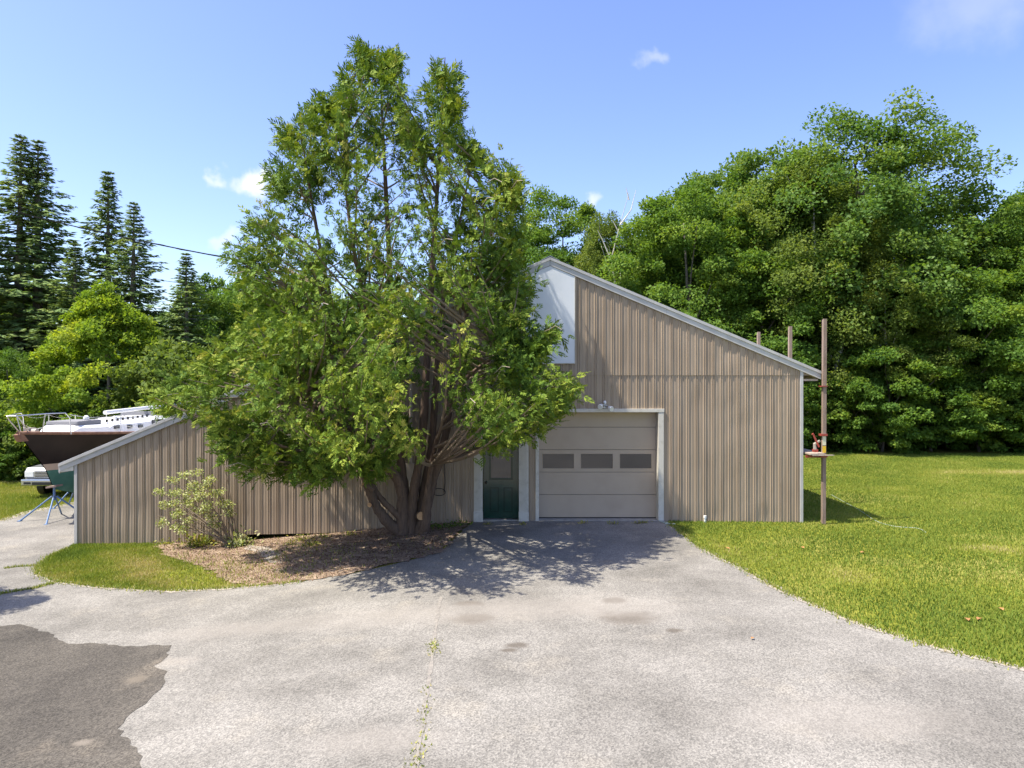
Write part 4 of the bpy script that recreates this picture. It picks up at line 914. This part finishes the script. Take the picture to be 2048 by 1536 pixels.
# right-hand woods
tree('oak', 'oak_tree', 1750, 218, 41, 1.12, 'tallest round-topped oak with sky showing through its crown', group=None)
tree('oak2', 'oak_tree', 1545, 282, 43, .95, 'broad domed oak beside the tallest oak, towards the barn')
tree('birch', 'birch_tree', 1625, 320, 39.5, 1.1, 'light olive green birch standing between the two oaks')
tree('oak2', 'oak_tree', 1440, 330, 45, .9, 'oak sloping down towards the barn roof behind the maples')
tree('maple', 'maple_tree', 1385, 362, 39, .95, 'rounded green maple rising behind the barn rake')
tree('oak2', 'oak_tree', 2075, 375, 42, .85, 'oak beyond the tallest oak, away from the barn')
tree('maple', 'maple_tree', 2075, 400, 38, .95, 'green maple overhanging the far end of the lawn')
tree('birch', 'birch_tree', 1760, 520, 37.5, 1.3, 'light green birch leaning out over the lawn, pale trunk showing')
tree('maple2', 'maple_tree', 1900, 500, 38, 1.15, 'layered green maple at the lawn edge below the tallest oak')
tree('maple2', 'maple_tree', 1520, 480, 38.5, 1.0, 'dark green maple behind the two rear staging posts')
tree('maple', 'maple_tree', 1660, 430, 42, 1.0, 'green maple filling the gap behind the tall staging post', group=None)
tree('maple2', 'maple_tree', 1300, 470, 42, .9, 'bushy maple behind the right half of the barn roof')
tree('birch', 'birch_tree', 1215, 420, 41, .75, 'thin birch with pale bare limbs behind the barn ridge')
tree('maple', 'maple_tree', 1110, 382, 44, .85, 'maple showing above the barn ridge beside the cedar')
tree('maple2', 'maple_tree', 2180, 420, 37, 1.1, 'maple at the far end of the lawn past every other tree')
for i, (px, top, Y) in enumerate([(1250, 470, 50), (1480, 380, 52), (1700, 330, 52), (1880, 420, 50), (1980, 470, 50), (2150, 320, 50), (1050, 480, 52), (1350, 430, 55), (1600, 360, 56)]):
    tree('maple' if i % 2 else 'oak2', 'forest_tree', px, top, Y, 1.05, 'dense green tree deeper in the woods behind the front row', group=FILL, seed=i)
for i, (px, Y, h, w) in enumerate([(1560, 35.6, 3.2, 1.05), (1690, 36.2, 4.6, 1.0), (1770, 35.9, 5.6, 1.0), (1860, 36.4, 4.8, 1.1), (1960, 36.0, 4.4, 1.2), (2050, 36.2, 5.0, 1.0), (1630, 37.5, 4.5, 1.0), (1910, 37.6, 3.6, 1.3), (2010, 37.8, 3.8, 1.2), (1810, 37.6, 3.6, 1.2), (1720, 38, 3.6, 1.2), (2110, 36.5, 4.2, 1.2)]):
    tree('edge', 'understory_bush', px, 0, Y, w, 'leafy understory bush at the back edge of the lawn', 'bush', 'bushes along the back of the lawn', seed=i, ht=h)
# left-hand woods
tree('spruce', 'spruce_tree', 42, 262, 40, 1.55, 'taller of the twin dark spruces behind the boat')
tree('spruce', 'spruce_tree', 76, 272, 40.5, 1.55, 'slightly shorter of the twin dark spruces, on the barn side', rot=2.1)
tree('spruce2', 'spruce_tree', 216, 334, 43, 1.35, 'narrow spruce with a pointed sparse top crossed by the wire')
tree('spruce', 'spruce_tree', 268, 398, 41, 1.55, 'spruce right beside the narrow pointed spruce', rot=4.0)
tree('spruce2', 'spruce_tree', 372, 500, 40, 1.6, 'smaller dark spruce between the young maple and the cedar', rot=1.0)
tree('spruce', 'spruce_tree', -60, 330, 38, 1.4, 'dark spruce beside the twin spruces, farthest from the barn')
tree('spruce2', 'spruce_tree', 150, 480, 38, 1.7, 'low dark spruce filling under the twin spruces')
tree('young', 'young_maple', 208, 570, 31.5, .95, 'bright yellow green young maple behind the sailboat', group=None)
tree('maple2', 'maple_tree', 440, 545, 44, .9, 'green maple peeping out behind the cedar above the low eave')
tree('maple2', 'maple_tree', 20, 690, 34, .9, 'green maple low behind the boat bow at the woods edge')
tree('bush', 'olive_bush', 350, 700, 31, 1.0, 'olive green bush between the young maple and the cedar', 'bush')
tree('bush', 'olive_bush', 60, 800, 31.5, 1.1, 'olive green bush behind the boat pulpit', 'bush')
for i, (px, Y, h, w) in enumerate([(10, 31.8, 3.4, 1.1), (90, 32.5, 3.4, 1.1), (170, 32.2, 3.6, 1.2), (260, 31.6, 3.8, 1.1), (-60, 31.0, 3.4, 1.2), (340, 33, 4.2, 1.1), (420, 33, 4.5, 1.1), (40, 30.6, 1.6, 1.5), (130, 31.0, 1.8, 1.5)]):
    tree('edge', 'woodland_bush', px, 0, Y, w, 'leafy bush along the woods behind the boat', 'bush', 'bushes behind the boat', seed=40 + i, ht=h)
for i, (px, top, Y) in enumerate([(330, 620, 50), (120, 560, 48), (500, 560, 52), (620, 560, 54), (760, 560, 54), (900, 540, 54), (-40, 560, 46)]):
    tree('maple', 'forest_tree', px, top, Y, 1.1, 'green tree in the woods behind spruces and cedar', group='trees behind the cedar', seed=60 + i)
# a tree out of the frame at the left, whose shadow reaches the driveway
tree('maple2', 'maple_tree', 0, 0, 11.4, .62, 'shade tree beside the driveway whose shadow falls on the asphalt', X=-13.1, ht=8.0)
# slanting bare trunk and dead limbs seen at the wood edge
m = MB(); m.tube([P(1652, 800, 36.6), P(1668, 745, 36.7), P(1685, 690, 36.8), P(1712, 640, 37)], [.13, .12, .10, .07], 8)
tag(m.build('leaning_trunk', M['birch'], None, smooth=60), 'pale leaning tree trunk at the edge of the woods', 'trunk')
m = MB()
for pts in ([(1232, 575), (1222, 520), (1240, 450), (1258, 385)], [(1222, 520), (1205, 480), (1195, 460)], [(1240, 450), (1262, 420), (1272, 380)], [(1245, 590), (1240, 540), (1262, 500)], [(1258, 400), (1252, 375)], [(1240, 470), (1225, 440)]):
    m.tube([P(a, b, 38.5) for a, b in pts], [.045 - .035 * i / (len(pts) - 1) for i in range(len(pts))], 6)
tag(m.build('dead_tree', M['birch'], None, smooth=60), 'bare dead white limbs sticking up behind the barn ridge', 'dead tree')
# a closed bank of woods far behind everything
rgw = np.random.default_rng(77); n = 70000
Xw = rgw.uniform(-95, 95, n); Yw = rgw.uniform(58, 70, n); hh = 9 + 2 * np.sin(Xw * .21) + 1.5 * np.sin(Xw * .53 + 1); Zw = hh * rgw.uniform(0, 1, n) ** .8
V, Fc = diamonds(np.stack([Xw, Yw, Zw], 1), sph(rgw, n), sph(rgw, n) * .7 + np.array([0, -.3, .8]), rgw.uniform(.5, 1.1, n), rgw.uniform(.35, .8, n))
tag(link('far_woods', fast_mesh('far_woods', V, Fc, M['maple'], np.repeat(np.clip(rgw.normal(.4, .15, n), 0, 1), 4))), 'far green woods seen between the trunks', 'woods', kind='stuff')

# ------------------------------------------------------------------ the boat
M['topside'] = mat('dark brown hull paint', (.011, .008, .008), .32, noise=(1.5, (.026, .018, .016), .4, .75), spec=.3)
M['boot'] = mat('cream boot stripe', (.50, .40, .32), .5)
M['bottom'] = mat('green bottom paint', (.045, .16, .125), .7, noise=(4, (.07, .20, .16), .4, .7))
M['teak'] = mat('worn teak rail', (.20, .095, .055), .7, noise=(6, (.30, .17, .10), .4, .7))
M['gel'] = mat('white gelcoat', (.74, .74, .73), .3)
M['canvas'] = mat('grey canvas', (.20, .20, .21), .9)
M['steel'] = mat('stainless tube', (.62, .62, .62), .25, metal=.9)
M['blue'] = mat('blue stand paint', (.085, .17, .33), .5, noise=(7, (.20, .22, .26), .5, .75))
BX, BY = -13.9, 20.0; LB = 9.4
boat = empty('sailboat', (BX, BY + 4.5, float(tz(BX))), 'dark-hulled sailboat with white cabin propped beside the barn', 'sailboat')
WLZ = .90
def sheer(t): return 2.02 - .78 * t + .42 * t * t
def hb(t): return 1.5 * (math.sin(min(1, t / .55 + .0) * math.pi / 2) ** .85 if t < .55 else 1 - .35 * ((t - .55) / .45) ** 2)
NS = 26; SEC = 14
rows = []
for i in range(NS + 1):
    t = i / NS; y_d = BY + LB * t; over = 1.15 * (1 - t) ** 6     # stem raked below the deck
    b = max(.02, hb(t)); zs_ = sheer(t); kz = .25 - .75 * math.sin(min(1, t * 1.5) * math.pi / 2) if t < .9 else -.5 + (t - .9) * 9
    row = []
    for j in range(SEC + 1):
        u = j / SEC
        if u < .45:   # topsides
            q = u / .45; z = zs_ + (WLZ + .10 - zs_) * q; w = b * (1 - (.30 - .2 * t if t < .5 else .10) * q ** 1.2)
            w = w if t > 0 else .02
        elif u < .55: q = (u - .45) / .10; z = WLZ + .10 - .12 * q; w = b * (1 - (.30 - .2 * min(t, .5))) * (1 - .06 * q)
        else:
            q = (u - .55) / .45; z = WLZ - .02 + (kz - WLZ + .02) * q; w = b * (1 - (.30 - .2 * min(t, .5))) * .94 * math.sqrt(max(0, 1 - q ** 1.6)) + .06 * min(1, b)
        rk = 1.15 * max(0, min(1, (sheer(0) - z) / (sheer(0) - WLZ))) * (1 - t) ** 3
        if z < WLZ: rk = (1.15 + (WLZ - z) * .6) * (1 - t) ** 3
        row.append((w, y_d + rk, z))
    rows.append(row)
def hullpart(j0, j1, name, material):
    m = MB()
    for s in (1, -1):
        V = [(BX + s * w, y, z) for row in rows for (w, y, z) in row[j0:j1 + 1]]; k = j1 - j0 + 1
        m.add(V, [(i * k + j, (i + 1) * k + j, (i + 1) * k + j + 1, i * k + j + 1) for i in range(NS) for j in range(k - 1)])
    V = [(BX + w, y, z) for w, y, z in rows[NS][j0:j1 + 1]] + [(BX - w, y, z) for w, y, z in rows[NS][j0:j1 + 1]][::-1]
    m.add(V, [tuple(range(len(V)))])
    return m.build(name, material, boat, smooth=50)
J1 = int(round(.45 * SEC)); J2 = int(round(.55 * SEC))
hullpart(0, J1, 'topsides', M['topside']); hullpart(J1, J2, 'boot_stripe', M['boot']); hullpart(J2, SEC, 'bottom', M['bottom'])
m = MB()
m.prism([(BY + 2.6, .3), (BY + 7.6, .3), (BY + 7.3, -.64), (BY + 3.6, -.64)], 0, BX - .13, BX + .13); m.build('keel', M['bottom'], boat, bevel=.04)
m = MB(); V = [(BX + w - .02, y, z - .015) for (w, y, z) in [r[0] for r in rows]] + [(BX - w + .02, y, z - .015) for (w, y, z) in [r[0] for r in rows]]
m.add(V, [(i, i + 1, NS + 2 + i, NS + 1 + i) for i in range(NS)]); m.build('deck', M['gel'], boat)
for s in (1, -1):
    m = MB(); m.tube([(BX + s * (w + .01), y, z + .03) for (w, y, z) in [r[0] for r in rows]], .045, 6); m.build('cap_rail', M['teak'], boat, smooth=60)
m = MB(); m.prism([(BY - .12, sheer(0) - .02), (BY + .35, sheer(0) + .06), (BY + .55, sheer(0) - .02), (BY + .3, sheer(0) - .22), (BY + .02, sheer(0) - .22)], 0, BX - .075, BX + .075); m.build('stem_plate', M['teak'], boat)
# cabin trunk: low forward part, taller aft part
def cabin(y0, y1, w0, w1, h0, h1, name):
    V = []; 
    for y, w, h in ((y0, w0 * .8, h0 * .25), (y0 + .35, w0, h0), ((y0 + y1) / 2, (w0 + w1) / 2, (h0 + h1) / 2), (y1, w1, h1)):
        zb = sheer((y - BY) / LB) - .03
        for sx, zz in ((-1, 0), (-.94, .75), (-.80, .97), (-.3, 1.06), (.3, 1.06), (.80, .97), (.94, .75), (1, 0)): V.append((BX + sx * w, y, zb + (h * zz if zz else 0)))
    Fs = [(i * 8 + j, i * 8 + j + 1, i * 8 + 9 + j, i * 8 + 8 + j) for i in range(3) for j in range(7)] + [tuple(range(8)), tuple(range(24, 32))]
    m = MB(); m.add(V, Fs); return m.build(name, M['gel'], boat, smooth=35)
fc = cabin(BY + 1.55, BY + 3.1, .62, .85, .30, .34, 'foredeck_trunk'); ck = cabin(BY + 2.9, BY + 6.6, .90, 1.02, .40, .60, 'cabin')
for yy in (BY + 3.25, BY + 4.0, BY + 4.65):
    zc = sheer((yy - BY) / LB) + .22; m = MB(); wx = BX + .90 + (yy - BY - 2.9) * .032
    m.box((wx - .05, yy, zc - .06), (wx + .014, yy + .24, zc + .06)); m.build('portlight', M['glass'], ck)
yy = BY + 5.55; zc = sheer((yy - BY) / LB) + .32; m = MB(); m.box((BX + .93, yy, zc - .13), (BX + 1.012, yy + .75, zc + .12)); m.build('cabin_window', M['glass'], ck)
m = MB(); m.box((BX - .5, BY + 1.9, sheer(.2) + .24), (BX + .5, BY + 3.2, sheer(.3) + .46)); m.build('canvas_cover', M['canvas'], boat, bevel=.09)
for (x, y) in ((.35, 2.6), (.45, 4.05)):
    z = sheer(y / LB) + .40; m = MB(); m.tube([(BX + x, BY + y, z), (BX + x, BY + y, z + .06)], .055, 8); m.sphere((BX + x, BY + y, z + .11), .09, 10, 7); m.build('cowl_vent', M['gel'], boat, smooth=50)
m = MB(); m.tube([(BX + .2, BY + 3.9, 2.47), (BX + .35, BY + 9.4, 2.62)], .07, 10); m.build('stowed_mast', M['gel'], boat, smooth=50)
m = MB(); m.box((BX - .45, BY + 4.6, 2.16), (BX + .45, BY + 5.9, 2.27)); m.build('hatch_slide', M['gel'], boat, bevel=.03)
m = MB(); m.box((BX - .6, BY + 6.3, 2.1), (BX + .6, BY + 6.36, 2.42)); m.build('spray_screen', M['canvas'], boat, bevel=.02)
for k in range(9):
    y = BY + 3.2 + k * .32; m = MB(); m.box((BX + .62, y, sheer((y - BY) / LB) + .38 + .02 * k), (BX + .66, y + .07, sheer((y - BY) / LB) + .47 + .02 * k)); m.build('rail_foot', M['black'], boat)
# pulpit, stanchions, lifelines
m = MB(); zd = sheer(0); top = zd + .52
for s in (-1, 1):
    m.tube([(BX + s * .12, BY + .25, zd), (BX + s * .16, BY - .15, zd + .40), (BX + s * .13, BY - .28, top)], .017, 7)
    m.tube([(BX + s * .13, BY - .28, top), (BX + s * .45, BY + .55, top + .03), (BX + s * .66, BY + 1.05, top + .03), (BX + s * .70, BY + 1.2, top - .12), (BX + s * .70, BY + 1.25, sheer(.13))], .017, 7)
    m.tube([(BX + s * .30, BY + .55, sheer(.05)), (BX + s * .42, BY + .5, top + .02)], .015, 6)
m.tube([(BX - .13, BY - .28, top), (BX + .13, BY - .28, top)], .017, 7); m.build('pulpit', M['steel'], boat, smooth=60)
for s in (-1, 1):
    prev_ = Vector((BX + s * .70, BY + 1.2, top - .02)); ml = MB()
    for y in (3.1, 4.9, 6.7, 8.6):
        t = y / LB; b0 = Vector((BX + s * (hb(t) - .08), BY + y, sheer(t))); tp = b0 + Vector((0, 0, .62)); m = MB(); m.tube([b0, tp], .014, 6); m.build('stanchion', M['steel'], boat)
        for hgt in (0, -.28):
            a = prev_ + Vector((0, 0, hgt)); b = tp + Vector((0, 0, hgt)); ml.tube([a.lerp(b, q) - Vector((0, 0, .10 * 4 * q * (1 - q) * (1 if hgt == 0 else 1.6))) for q in np.linspace(0, 1, 7)], .008, 5)
        prev_ = tp
    ml.build('lifeline', M['steel'], boat)
m = MB(); m.tube([(BX - .02, BY + .55, zd + .02), (BX + .16, BY + .55, zd + .02)], .10, 12); m.box((BX - .15, BY + .42, zd - .02), (BX, BY + .72, zd + .14)); m.build('windlass', M['plastic'], boat)
# adjustable stands
def stand(X, Y, top, label, rot, sp=.62):
    g = float(tz(X)); o = empty('boat_stand', (X, Y, g), label, 'boat stand', 'blue stands under the boat')
    hz = top - .32
    for k in range(4):
        a = rot + k * math.pi / 2; m = MB(); m.tube([(X + .06 * math.cos(a), Y + .06 * math.sin(a), hz), (X + sp * math.cos(a), Y + sp * math.sin(a), g + .005)], .024, 7); m.build('leg', M['blue'], o, smooth=50)
        m = MB(); m.tube([(X + .045 * math.cos(a + .7), Y + .045 * math.sin(a + .7), hz - .02), (X + .40 * math.cos(a + .35), Y + .40 * math.sin(a + .35), g + .40)], .012, 5) if k < 2 else m.box((X + sp * math.cos(a) - .05, Y + sp * math.sin(a) - .05, g + .001), (X + sp * math.cos(a) + .05, Y + sp * math.sin(a) + .05, g + .02)); m.build('brace' if k < 2 else 'foot', M['blue'], o)
    m = MB(); m.tube([(X, Y, hz - .12), (X, Y, top - .05)], .035, 8); m.build('screw_post', M['blue'], o, smooth=50)
    m = MB(); m.box((X - .16, Y - .16, top - .05), (X + .16, Y + .16, top), Matrix.Rotation(R(-8 if X > BX else 18), 3, 'Y')); m.build('pad', M['wood'], o)
stand(BX + .22, BY + 1.22, .40, 'blue steel boat stand under the bow beside the building corner', .35, .88)
stand(BX - .55, BY + 3.6, .42, 'blue steel boat stand under the far side of the hull', .9, .7)

# ------------------------------------------------------------------ the parked pickup behind the boat
M['carpaint'] = mat('silver white car paint', (.20, .205, .21), .35, metal=.3, coat=.3)
M['chrome'] = mat('bumper chrome', (.45, .46, .48), .22, metal=.9)
CX, CY = -16.45, 25.3; g = float(tz(CX)); W2 = .93
car = empty('parked_truck', (CX, CY + 2.4, g), 'silver pickup truck with chrome bumper parked behind the boat', 'truck')
def pr(o): return [(CY + a, g + b) for a, b in o]
m = MB(); m.prism(pr([(.05, .55), (.0, .95), (.12, 1.08), (1.35, 1.16), (1.45, 1.16), (3.0, 1.16), (5.1, 1.16), (5.15, .6), (5.0, .48), (.4, .48)]), 0, CX - W2, CX + W2); m.build('body', M['carpaint'], car, bevel=.05)
m = MB(); V = []
for y, z, w in ((1.30, 1.14, .86), (1.95, 1.72, .70), (2.95, 1.74, .70), (3.25, 1.14, .86)): V += [(CX - w, CY + y, g + z), (CX + w, CY + y, g + z)]
m.add(V, [(0, 1, 3, 2), (2, 3, 5, 4), (4, 5, 7, 6), (0, 2, 4, 6), (1, 7, 5, 3), (0, 6, 7, 1)]); m.build('cab', M['carpaint'], car, bevel=.03)
m = MB(); m.add([(CX - .76, CY + 1.34, g + 1.22), (CX + .76, CY + 1.34, g + 1.22), (CX + .64, CY + 1.88, g + 1.69), (CX - .64, CY + 1.88, g + 1.69), (CX - .76, CY + 1.30, g + 1.22), (CX + .76, CY + 1.30, g + 1.22), (CX + .64, CY + 1.84, g + 1.69), (CX - .64, CY + 1.84, g + 1.69)], [(4, 5, 6, 7), (0, 3, 2, 1), (0, 1, 5, 4), (2, 3, 7, 6), (1, 2, 6, 5), (3, 0, 4, 7)]); m.build('windscreen', M['glass'], car)
m = MB(); m.box((CX - W2 - .02, CY - .16, g + .46), (CX + W2 + .02, CY + .06, g + .70)); m.build('bumper', M['chrome'], car, bevel=.045)
m = MB(); m.box((CX - .55, CY - .175, g + .50), (CX + .55, CY - .155, g + .60)); m.build('air_slot', M['black'], car)
m = MB(); m.box((CX - .56, CY - .03, g + .74), (CX + .56, CY + .02, g + .98)); gr_ = m.build('grille', M['chrome'], car, bevel=.01)
for k in range(4):
    m = MB(); m.box((CX - .52, CY - .036, g + .765 + k * .055), (CX + .52, CY - .028, g + .79 + k * .055)); m.build('grille_slot', M['black'], gr_)
for s in (-1, 1):
    m = MB(); m.box((CX + s * .74 - .16, CY - .03, g + .76), (CX + s * .74 + .16, CY + .05, g + .96)); m.build('headlight', M['lamp'], car, bevel=.02)
    m = MB(); m.box((CX + s * .72 - .12, CY - .172, g + .52), (CX + s * .72 + .12, CY - .15, g + .60)); m.build('fog_light', M['black'], car)
    for y in (1.0, 4.15):
        c = Vector((CX + s * .80, CY + y, g + .36)); m = MB(); m.tube([c - Vector((.13, 0, 0)), c - Vector((.12, 0, 0)), c + Vector((.12, 0, 0)), c + Vector((.13, 0, 0))], [.30, .37, .37, .30], 22); wh = m.build('wheel', M['black'], car, smooth=40)
        m = MB(); m.tube([c + Vector((s * .128, 0, 0)), c + Vector((s * .14, 0, 0))], [.21, .19], 16); m.build('rim', M['chrome'], wh)
